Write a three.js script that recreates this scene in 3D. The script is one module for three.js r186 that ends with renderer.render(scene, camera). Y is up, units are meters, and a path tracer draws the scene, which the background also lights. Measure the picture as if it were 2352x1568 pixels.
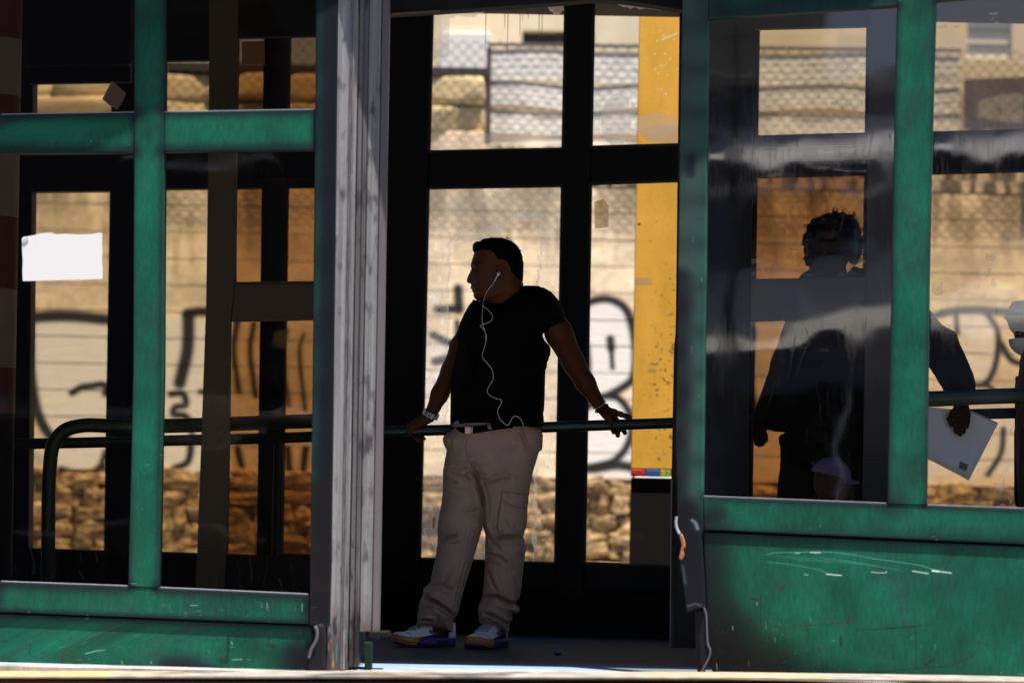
import * as THREE from 'three';
import { mergeGeometries, mergeVertices } from 'three/addons/utils/BufferGeometryUtils.js';
import { RoundedBoxGeometry } from 'three/addons/geometries/RoundedBoxGeometry.js';

// ---------------------------------------------------------------- camera, sky, sun, exposure
// y is up, metres. Street level is y = 0, the station platform is at y = 0.9, the station front stands about 9.3 m from the lens.
const scene = new THREE.Scene();
const ROLL = 0.0187, LENS = 6064, MX = 1176, MY = 1157.7, EYE = 1.5, FLOOR = 0.9;
const camera = new THREE.PerspectiveCamera(2 * Math.atan(MY / LENS) * 180 / Math.PI, 2352 / (2 * MY), 0.1, 400);
camera.position.set(0, EYE, 0);
camera.rotation.z = ROLL;
camera.setViewOffset(2352, 2 * MY, 0, 0, 2352, 1568);           // a shifted lens: level camera, horizon low in the picture
camera.focus = 10.7; camera.userData.fStop = 2.0;
scene.add(camera);

const SUN = new THREE.Vector3(0.2, 1, 0.21).normalize();         // near noon, steep on the station front
{
  const w = 512, h = 256, d = new Float32Array(w * h * 4);
  for (let j = 0; j < h; j++) for (let i = 0; i < w; i++) {
    const el = (j + 0.5) / h * Math.PI - Math.PI / 2, az = (i + 0.5) / w * 2 * Math.PI;
    const dir = [Math.cos(el) * Math.cos(az), Math.sin(el), Math.cos(el) * Math.sin(az)];
    const up = Math.max(0, Math.sin(el)), k = Math.pow(1 - up, 2.2);
    const sd = Math.max(0, dir[0] * SUN.x + dir[1] * SUN.y + dir[2] * SUN.z);
    const g = 0.08 * Math.pow(sd, 12);
    let r = 0.07 + 0.21 * k * k + g, gr = 0.11 + 0.19 * k * k + g, b = 0.21 + 0.12 * k * k + g;
    if (el < 0) { r = 0.16; gr = 0.15; b = 0.14; }
    d.set([r, gr, b, 1], (j * w + i) * 4);
  }
  const t = new THREE.DataTexture(d, w, h, THREE.RGBAFormat, THREE.FloatType);
  t.mapping = THREE.EquirectangularReflectionMapping; t.magFilter = THREE.LinearFilter; t.minFilter = THREE.LinearFilter; t.needsUpdate = true;
  scene.background = t; scene.environment = t;
}
const sun = new THREE.DirectionalLight(new THREE.Color(1, 0.95, 0.87), 5);
sun.position.copy(SUN).multiplyScalar(40).add(new THREE.Vector3(0, 0, -12)); sun.target.position.set(0, 0, -12);
sun.castShadow = true; sun.shadow.mapSize.set(4096, 4096);
Object.assign(sun.shadow.camera, { left: -14, right: 14, top: 14, bottom: -14, near: 1, far: 90 });
scene.add(sun, sun.target);
const renderer = new THREE.WebGLRenderer({ antialias: true });
renderer.setSize(1024, 682);
renderer.toneMapping = THREE.LinearToneMapping;
renderer.toneMappingExposure = 2.45;
renderer.shadowMap.enabled = true;

// ---------------------------------------------------------------- helpers
function rng(seed) { let s = seed >>> 0; return () => { s = (s + 0x6D2B79F5) | 0; let t = Math.imul(s ^ (s >>> 15), 1 | s); t = (t + Math.imul(t ^ (t >>> 7), 61 | t)) ^ t; return ((t ^ (t >>> 14)) >>> 0) / 4294967296; }; }
const hash = (x, y, s = 0) => { let n = Math.imul(x, 374761393) + Math.imul(y, 668265263) + Math.imul(s, 974634721); n = Math.imul(n ^ (n >>> 13), 1274126177); return ((n ^ (n >>> 16)) >>> 0) / 4294967296; };
function vnoise(x, y, s = 0) { const i = Math.floor(x), j = Math.floor(y); let u = x - i, v = y - j; u = u * u * (3 - 2 * u); v = v * v * (3 - 2 * v); return (hash(i, j, s) * (1 - u) + hash(i + 1, j, s) * u) * (1 - v) + (hash(i, j + 1, s) * (1 - u) + hash(i + 1, j + 1, s) * u) * v; }
function fbm(x, y, s = 0, o = 4) { let a = 0.5, t = 0, n = 0; for (let k = 0; k < o; k++) { t += a * vnoise(x, y, s + k); n += a; a *= 0.5; x *= 2.03; y *= 2.03; } return t / n; }
const clamp = (x, a = 0, b = 1) => Math.min(b, Math.max(a, x)), lerp = (a, b, t) => a + (b - a) * t, smooth = (a, b, x) => { const t = clamp((x - a) / (b - a)); return t * t * (3 - 2 * t); };
const V3 = (x, y, z) => new THREE.Vector3(x, y, z);

// a sight line through a measured place of the photograph (2352 x 1568), and where it meets an upright plane
function sight(px, py) { const a = (px - MX) / LENS, b = -(py - MY) / LENS, c = Math.cos(ROLL), s = Math.sin(ROLL); return [a * c - b * s, a * s + b * c]; }
function H(px, py, depth) { const [a, b] = sight(px, py); return V3(a * depth, EYE + b * depth, -depth); }
class Face {                                                        // an upright plane: own x runs along it, own y is height above the platform
  constructor(px, depth, yaw = 0, base = FLOOR) { this.o = V3((px - MX) / LENS * depth, base, -depth); this.yaw = yaw; this.n = V3(Math.sin(yaw), 0, Math.cos(yaw)); this.t = V3(Math.cos(yaw), 0, -Math.sin(yaw)); }
  at(px, py) { const [a, b] = sight(px, py), d = V3(a, b, -1), e = V3(0, EYE, 0), k = this.o.clone().sub(e).dot(this.n) / d.dot(this.n); return e.addScaledVector(d, k); }
  uv(px, py) { const p = this.at(px, py).sub(this.o); return new THREE.Vector2(p.dot(this.t), p.y); }
  put(o) { o.position.copy(this.o); o.rotation.y = this.yaw; return o; }
  mirror(p) { return p.clone().addScaledVector(this.n, -2 * p.clone().sub(this.o).dot(this.n)); }
}
const used = {};
function numbered(name) { const k = used[name] = (used[name] ?? -1) + 1; return k ? `${name}_${String(k).padStart(3, '0')}` : name; }
function shade(o) { o.castShadow = true; o.receiveShadow = true; return o; }
function thing(name, label, category, group) { const o = new THREE.Group(); o.name = numbered(name); o.userData = { label, category }; if (group) o.userData.group = group; scene.add(o); return o; }
function part(name, g, m, parent, label) { const o = shade(new THREE.Mesh(g, m)); o.name = numbered(name); parent.add(o); if (label) o.userData.label = label; return o; }
function solo(name, g, m, label, category, group) { const o = part(name, g, m, scene, label); o.userData.category = category; if (group) o.userData.group = group; return o; }
function struct(name, g, m) { const o = part(name, g, m, scene); o.userData.kind = 'structure'; return o; }
const lin = (r, g, b) => new THREE.Color().setRGB(r, g, b);
const mat = (c, rough = 0.8, more = {}) => new THREE.MeshStandardMaterial({ color: c, roughness: rough, ...more });
function setUV(g, f) { const p = g.attributes.position, a = new Float32Array(p.count * 2); for (let i = 0; i < p.count; i++) { const [u, v] = f(p.getX(i), p.getY(i), p.getZ(i)); a[2 * i] = u; a[2 * i + 1] = v; } g.setAttribute('uv', new THREE.BufferAttribute(a, 2)); return g; }
function plate(pts, t, front = 0, bevel = 0.003) {                    // a flat piece with that outline (Vector2, metres), t thick, its front at z = front
  const b = Math.min(bevel, t * 0.4), g = new THREE.ExtrudeGeometry(new THREE.Shape(pts), { depth: t - 2 * b, bevelEnabled: b > 0, bevelThickness: b, bevelSize: b, bevelOffset: -b, bevelSegments: 2, steps: 1 });
  g.translate(0, 0, front - t + b); return g;
}
const outline = (face, list) => list.map(([x, y]) => face.uv(x, y));
function box(w, h, d, x = 0, y = 0, z = 0, r = 0.006) { const g = r > 0 ? new RoundedBoxGeometry(w, h, d, 2, Math.min(r, w / 2.1, h / 2.1, d / 2.1)) : new THREE.BoxGeometry(w, h, d); g.translate(x, y, z); return g; }
function merge(list) { return mergeGeometries(list.map((g) => { g = g.index ? g.toNonIndexed() : g; for (const k of Object.keys(g.attributes)) if (!['position', 'normal', 'uv'].includes(k)) g.deleteAttribute(k); return g; })); }
function tube(pts, r, seg, radial = 8, closed = false) { return new THREE.TubeGeometry(new THREE.CatmullRomCurve3(pts, closed, 'centripetal'), seg ?? pts.length * 6, r, radial, closed); }
// textures: f(x, y) -> [r, g, b] in bytes, x and y in pixels, y down
function texture(w, h, f, srgb = true, draw) {
  const c = document.createElement('canvas'); c.width = w; c.height = h; const g = c.getContext('2d'), im = g.createImageData(w, h);
  for (let y = 0; y < h; y++) for (let x = 0; x < w; x++) { const [r, gg, b] = f(x, y), k = (y * w + x) * 4; im.data[k] = r; im.data[k + 1] = gg; im.data[k + 2] = b; im.data[k + 3] = 255; }
  g.putImageData(im, 0, 0); if (draw) draw(g);
  const t = new THREE.CanvasTexture(c); t.wrapS = t.wrapT = THREE.RepeatWrapping; if (srgb) t.colorSpace = THREE.SRGBColorSpace; return t;
}
function airbrush(g, pts, width, color, strength = 0.5) {            // a soft-edged stroke
  g.lineCap = g.lineJoin = 'round'; g.strokeStyle = color;
  for (let k = 1; k <= 14; k++) { g.globalAlpha = Math.min(1, strength * 0.42 * (1 - k / 15)); g.lineWidth = width * 1.5 * k / 14; g.beginPath(); pts.forEach(([x, y], i) => i ? g.lineTo(x, y) : g.moveTo(x, y)); g.stroke(); }
  g.globalAlpha = 1;
}
function blot(g, [x, y], r, color, a) { const q = g.createRadialGradient(x, y, 0, x, y, r); for (let i = 0; i <= 8; i++) { const t = i / 8; q.addColorStop(t, color + Math.round(255 * a * (1 - t) ** 2 * (1 + 2 * t)).toString(16).padStart(2, '0')); } g.globalAlpha = 1; g.fillStyle = q; g.fillRect(x - r, y - r, 2 * r, 2 * r); }
function stroke(g, pts, width, color, alpha = 1) { g.lineCap = g.lineJoin = 'round'; g.globalAlpha = alpha; g.strokeStyle = color; g.lineWidth = width; g.beginPath(); pts.forEach(([x, y], i) => i ? g.lineTo(x, y) : g.moveTo(x, y)); g.stroke(); g.globalAlpha = 1; }
// a smooth skin over a field that is negative inside (naive surface nets)
function skin(f, lo, hi, c) {
  const n = [0, 1, 2].map((a) => Math.ceil((hi[a] - lo[a]) / c) + 1), [nx, ny, nz] = n, v = new Float32Array(nx * ny * nz), at = (i, j, k) => i + nx * (j + ny * k);
  for (let k = 0; k < nz; k++) for (let j = 0; j < ny; j++) for (let i = 0; i < nx; i++) v[at(i, j, k)] = f(lo[0] + i * c, lo[1] + j * c, lo[2] + k * c, i, j);
  const id = new Int32Array(nx * ny * nz).fill(-1), pos = [], ind = [];
  const E = []; for (let a = 0; a < 8; a++) for (let b = 0; b < 3; b++) if (!(a >> b & 1)) E.push([a, a | 1 << b]);
  for (let k = 0; k < nz - 1; k++) for (let j = 0; j < ny - 1; j++) for (let i = 0; i < nx - 1; i++) {
    let m = 0; const w = []; for (let a = 0; a < 8; a++) { const x = v[at(i + (a & 1), j + (a >> 1 & 1), k + (a >> 2))]; w.push(x); if (x < 0) m |= 1 << a; }
    if (m === 0 || m === 255) continue;
    let sx = 0, sy = 0, sz = 0, cnt = 0;
    for (const [a, b] of E) if ((w[a] < 0) !== (w[b] < 0)) { const t = w[a] / (w[a] - w[b]); sx += lerp(a & 1, b & 1, t); sy += lerp(a >> 1 & 1, b >> 1 & 1, t); sz += lerp(a >> 2, b >> 2, t); cnt++; }
    id[at(i, j, k)] = pos.length / 3; pos.push(lo[0] + (i + sx / cnt) * c, lo[1] + (j + sy / cnt) * c, lo[2] + (k + sz / cnt) * c);
  }
  const quad = (a, b, d, e, flip) => { if (a < 0 || b < 0 || d < 0 || e < 0) return; flip ? ind.push(a, d, b, a, e, d) : ind.push(a, b, d, a, d, e); };
  for (let k = 1; k < nz - 1; k++) for (let j = 1; j < ny - 1; j++) for (let i = 1; i < nx - 1; i++) {
    const o = v[at(i, j, k)] < 0;
    if (o !== (v[at(i + 1, j, k)] < 0)) quad(id[at(i, j - 1, k - 1)], id[at(i, j, k - 1)], id[at(i, j, k)], id[at(i, j - 1, k)], !o);
    if (o !== (v[at(i, j + 1, k)] < 0)) quad(id[at(i - 1, j, k - 1)], id[at(i - 1, j, k)], id[at(i, j, k)], id[at(i, j, k - 1)], !o);
    if (o !== (v[at(i, j, k + 1)] < 0)) quad(id[at(i - 1, j - 1, k)], id[at(i, j - 1, k)], id[at(i, j, k)], id[at(i - 1, j, k)], !o);
  }
  const g = new THREE.BufferGeometry(); g.setAttribute('position', new THREE.Float32BufferAttribute(pos, 3)); g.setIndex(ind); g.computeVertexNormals();
  setUV(g, (x, y) => [x, y]); return g;
}
const smin = (a, b, k) => { const h = clamp(0.5 + 0.5 * (b - a) / k); return lerp(b, a, h) - k * h * (1 - h); };
function bone(a, b, ra, rb) { const d = b.clone().sub(a), L = d.lengthSq() || 1e-9; return (x, y, z) => { const px = x - a.x, py = y - a.y, pz = z - a.z, t = clamp((px * d.x + py * d.y + pz * d.z) / L); return Math.hypot(px - d.x * t, py - d.y * t, pz - d.z * t) - lerp(ra, rb, t); }; }
function ball(c, rx, ry = rx, rz = rx) { const m = Math.min(rx, ry, rz); return (x, y, z) => (Math.hypot((x - c.x) / rx, (y - c.y) / ry, (z - c.z) / rz) - 1) * m; }
const blend = (list, k) => (x, y, z) => { let r = list[0](x, y, z); for (let i = 1; i < list.length; i++) r = smin(r, list[i](x, y, z), k); return r; };
function inside(poly, x, y) { let s = 1e9, w = false; for (let i = 0, j = poly.length - 1; i < poly.length; j = i++) { const a = poly[i], b = poly[j], ex = b.x - a.x, ey = b.y - a.y, t = clamp(((x - a.x) * ex + (y - a.y) * ey) / (ex * ex + ey * ey || 1e-12)); s = Math.min(s, (x - a.x - ex * t) ** 2 + (y - a.y - ey * t) ** 2); if ((a.y > y) !== (b.y > y) && x < (b.x - a.x) * (y - a.y) / (b.y - a.y) + a.x) w = !w; } return (w ? 1 : -1) * Math.sqrt(s); }
const rounded = (list, closed = true) => new THREE.CatmullRomCurve3(list.map((p) => V3(p.x, p.y, 0)), closed, 'centripetal').getPoints(list.length * 4);
// a full-bodied form with that outline: thickness follows the distance to the outline; relief(x, y) pushes the front out
function bulge(poly, { depth, thick, round, cell, bend = () => 0, relief, narrow = () => 1, clip }) {
  let x0 = 1e9, x1 = -1e9, y0 = 1e9, y1 = -1e9; for (const p of poly) { x0 = Math.min(x0, p.x); x1 = Math.max(x1, p.x); y0 = Math.min(y0, p.y); y1 = Math.max(y1, p.y); }
  x0 -= 3 * cell; y0 -= 3 * cell; x1 += 3 * cell; y1 += 3 * cell;
  const nx = Math.ceil((x1 - x0) / cell) + 1, ny = Math.ceil((y1 - y0) / cell) + 1, hh = new Float32Array(nx * ny), zc = new Float32Array(nx * ny), rl = new Float32Array(nx * ny), cl = new Float32Array(nx * ny).fill(-9); let zl = 1e9, zh = -1e9;
  for (let j = 0; j < ny; j++) for (let i = 0; i < nx; i++) { const x = x0 + i * cell, y = y0 + j * cell, d = inside(poly, x, y), k = i + j * nx, n = narrow(x, y); hh[k] = d > 0 ? thick * n * Math.sqrt(Math.max(0, 1 - (1 - Math.min(d / round, 1)) ** 2)) : d * 1.5; zc[k] = -depth + bend(x, y); rl[k] = relief && d > 0 ? relief(x, y) * Math.min(1, d / 0.012) : 0; if (d > 0) { zl = Math.min(zl, zc[k] - thick); zh = Math.max(zh, zc[k] + thick + 0.03); } }
  if (clip) for (let j = 0; j < ny; j++) for (let i = 0; i < nx; i++) cl[i + j * nx] = -inside(clip, x0 + i * cell, y0 + j * cell);
  const g = skin((x, y, z, i, j) => { const k = i + j * nx, dz = z - zc[k]; return Math.max(Math.abs(dz) - hh[k] - (dz > 0 ? rl[k] : 0), cl[k]); }, [x0, y0, zl - 3 * cell], [x1, y1, zh + 3 * cell], cell);
  g.userData.front = (x, y) => { const i = clamp(Math.round((x - x0) / cell), 0, nx - 1), j = clamp(Math.round((y - y0) / cell), 0, ny - 1), k = i + j * nx; return zc[k] + Math.max(hh[k], 0) + rl[k]; };
  return g;
}
// ---------------------------------------------------------------- surfaces
const TAU = Math.PI * 2;
const tGrain = texture(256, 256, (x, y) => { const v = 128 + 90 * (hash(x, y, 3) - 0.5) + 60 * (fbm(x / 20, y / 20, 5) - 0.5); return [v, v, v]; }, false);
const tWeave = texture(128, 128, (x, y) => { const v = 128 + 50 * Math.sin(x * TAU / 4) * Math.sin(y * TAU / 4 + (x >> 2) * Math.PI) + 40 * (hash(x, y, 9) - 0.5); return [v, v, v]; }, false); tWeave.repeat.set(16, 16);
const M = {
  black: new THREE.MeshPhysicalMaterial({ color: lin(0.005, 0.0055, 0.007), roughness: 0.65, specularIntensity: 0.4 }), frame: new THREE.MeshPhysicalMaterial({ color: lin(0.008, 0.009, 0.011), roughness: 0.55, specularIntensity: 0.5, bumpMap: tGrain, bumpScale: 0.0004 }), inner: mat(lin(0.075, 0.07, 0.08), 0.6, { bumpMap: tGrain, bumpScale: 0.0003 }),
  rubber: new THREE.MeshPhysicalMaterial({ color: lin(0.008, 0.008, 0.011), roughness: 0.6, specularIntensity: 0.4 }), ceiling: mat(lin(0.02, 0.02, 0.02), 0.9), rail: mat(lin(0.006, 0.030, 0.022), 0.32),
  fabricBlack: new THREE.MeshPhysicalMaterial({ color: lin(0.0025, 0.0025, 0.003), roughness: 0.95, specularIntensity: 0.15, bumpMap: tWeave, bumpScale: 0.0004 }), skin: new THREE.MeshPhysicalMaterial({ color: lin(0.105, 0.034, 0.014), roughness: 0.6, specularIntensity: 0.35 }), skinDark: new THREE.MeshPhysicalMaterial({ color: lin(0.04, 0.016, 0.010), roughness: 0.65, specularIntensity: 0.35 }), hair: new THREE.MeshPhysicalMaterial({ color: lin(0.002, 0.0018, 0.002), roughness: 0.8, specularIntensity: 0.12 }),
  white: mat(lin(0.78, 0.78, 0.79), 0.6), steel: new THREE.MeshStandardMaterial({ color: lin(0.6, 0.6, 0.62), metalness: 0.9, roughness: 0.35 }),
};
// ---------------------------------------------------------------- ground, platform
{
  const tAsphalt = texture(512, 512, (x, y) => { const v = 62 + 34 * (hash(x, y, 1) - 0.5) + 26 * (fbm(x / 70, y / 70, 2) - 0.5); return [v, v, v * 0.98]; });
  const g = new THREE.PlaneGeometry(400, 400); g.rotateX(-Math.PI / 2); setUV(g, (x, y, z) => [x / 3, z / 3]);
  struct('ground', g, mat(lin(1, 1, 1), 0.92, { map: tAsphalt }));
  // the road in front of the station, paler dry concrete slabs, and the pavement beyond it
  const tConc = texture(512, 512, (x, y) => { const j = (x % 256 < 2 || y % 256 < 2) ? -40 : 0, v = 140 + 22 * (hash(x, y, 4) - 0.5) + 60 * (fbm(x / 60, y / 60, 6) - 0.5) + j; return [v, v * 0.985, v * 0.95]; });
  const road = new THREE.BoxGeometry(120, 0.02, 7.6); road.translate(0, 0.005, -4.6); setUV(road, (x, y, z) => [x / 8, z / 8]); struct('road', road, mat(lin(0.8, 0.8, 0.8), 0.9, { map: tConc }));
  const back = new THREE.BoxGeometry(120, 0.02, 6.6); back.translate(0, 0.005, -16.4); setUV(back, (x, y, z) => [x / 8, z / 8]); struct('road', back, mat(lin(0.8, 0.8, 0.8), 0.9, { map: tConc }));
  const pave = new THREE.BoxGeometry(120, 0.14, 5); pave.translate(0, 0.07, 13.4); setUV(pave, (x, y, z) => [x / 6, z / 6]); struct('pavement', pave, mat(lin(0.7, 0.7, 0.7), 0.9, { map: tConc }));

  // platform floor: blue paint worn down to grey concrete along the front edge
  const tFloor = texture(2048, 1024, (x, y) => {
    const X = (x / 2048 - 0.5) * 12, Z = -12.8 + y / 1024 * 4;                  // metres
    const wear = smooth(-9.62, -9.26, Z + 0.16 * X * 0.6 + 0.35 * (fbm(X * 3, Z * 9, 11) - 0.5) + 0.12), n = fbm(X * 40, Z * 40, 12), f = fbm(X * 9, Z * 26, 13), s = hash(x, y, 14);
    const blue = [98 + 20 * n, 122 + 22 * n, 150 + 24 * n], con = [136 + 60 * (f - 0.5) + 30 * s, 131 + 60 * (f - 0.5) + 30 * s, 124 + 60 * (f - 0.5) + 30 * s];
    const dark = lerp(1, 0.55, smooth(0.55, 0.75, fbm(X * 5, Z * 22, 15)) * wear), innerShade = lerp(0.34, 1, smooth(-10.2, -9.72, Z));  // blue paint darkens past the sunlit strip: indoor shade put into the colour
    return blue.map((b, k) => lerp(b * innerShade, con[k] * dark, wear));
  });
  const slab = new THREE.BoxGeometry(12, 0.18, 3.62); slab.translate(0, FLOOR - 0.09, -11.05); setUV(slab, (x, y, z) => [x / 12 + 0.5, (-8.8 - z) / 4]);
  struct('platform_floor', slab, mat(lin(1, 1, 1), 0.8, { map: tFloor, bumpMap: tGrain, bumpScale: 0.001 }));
  const wallT = texture(512, 256, (x, y) => { const v = 70 + 30 * (fbm(x / 30, y / 30, 21) - 0.5) + 14 * hash(x, y, 22); return [v, v * 0.97, v * 0.94]; });
  const base = new THREE.BoxGeometry(12, 0.72, 3.5); base.translate(0, 0.361, -11.05); setUV(base, (x, y) => [x / 2, y]); struct('platform_base', base, mat(lin(1, 1, 1), 0.9, { map: wallT }));
  // the worn nosing along the platform edge
  const F = new Face(1176, 8.98, 0), tEdge = texture(2048, 64, (x, y) => {
    const f = fbm(x / 26, y / 7, 31), g2 = fbm(x / 160, y / 40, 32), yl = smooth(0.50, 0.66, fbm(x / 210, 3, 33)) * (x < 360 ? 0.5 : x > 1250 ? 0.3 : 0.1) * smooth(0.3, 0.55, f + 0.2);
    const c = [134 + 54 * (f - 0.5) - 60 * smooth(0.6, 0.8, g2), 127 + 54 * (f - 0.5) - 60 * smooth(0.6, 0.8, g2), 120 + 54 * (f - 0.5) - 58 * smooth(0.6, 0.8, g2)];
    return [lerp(c[0], 196, yl), lerp(c[1], 150, yl), lerp(c[2], 84, yl)];
  });
  const pts = outline(F, [[-160, 1551], [-20, 1551.5], [700, 1551], [1176, 1552.5], [1700, 1554], [2500, 1565], [2500, 1572], [1700, 1561], [1176, 1559.5], [700, 1558.5], [-20, 1558.5], [-160, 1558.5]]);
  const g2 = plate(pts, 0.26, 0, 0.004); setUV(g2, (x, y, z) => [x / 4.2 + 0.5, clamp(0.5 + z * 3 + y, 0.02, 0.98)]);
  const nose = struct('platform_edge', g2, mat(lin(1, 1, 1), 0.85, { map: tEdge, bumpMap: tGrain, bumpScale: 0.002 })); F.put(nose);
  const dark = plate(outline(F, [[-160, 1562], [2500, 1575], [2500, 1700], [-160, 1700]]), 0.1, -0.03); const d2 = struct('platform_fascia', dark, mat(lin(0.035, 0.025, 0.02), 0.9)); F.put(d2);
}
// ---------------------------------------------------------------- the station's roof and ends
{
  const st = thing('bus_station', 'dark roof and closed ends of the bus station round the doorway', 'bus station');
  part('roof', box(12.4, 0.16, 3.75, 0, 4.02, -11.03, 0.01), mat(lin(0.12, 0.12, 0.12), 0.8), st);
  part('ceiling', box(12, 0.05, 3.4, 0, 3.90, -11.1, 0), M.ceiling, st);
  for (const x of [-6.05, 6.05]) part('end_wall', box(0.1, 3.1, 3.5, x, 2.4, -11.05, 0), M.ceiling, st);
  // lintel above the doors with a thin brown lip
  const F = new Face(1176, 9.62, 0), bot = [[860, 34], [918, 30], [1010, 25], [1300, 4], [1350, -1], [1430, 1], [1500, 11], [1575, 23], [1640, 30]];
  const lint = part('lintel', plate(outline(F, [...bot, [1640, -150], [860, -150]]), 0.08), M.black, st); F.put(lint);
  const lip = part('lintel_lip', plate(outline(F, [[900, 33.4], [1010, 26.8], [1010, 23.5], [900, 30]]), 0.02, 0.012), mat(lin(0.10, 0.045, 0.03), 0.7), st); F.put(lip);
  const head = new Face(1176, 9.45, 0), h = part('door_track', plate(outline(head, [[-900, -70], [3300, -70], [3300, -160], [-900, -160]]), 0.35, 0.02), M.black, st); head.put(h);
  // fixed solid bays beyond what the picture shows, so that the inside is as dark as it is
  for (const [a, b] of [[-2800, -290], [2560, 4200]]) { const f = new Face(1176, 9.35, 0), w = part('side_bay', plate(outline(f, [[a, -120], [b, -120], [b, 1550], [a, 1550]]), 0.06), M.black, st); f.put(w); }
}
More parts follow.
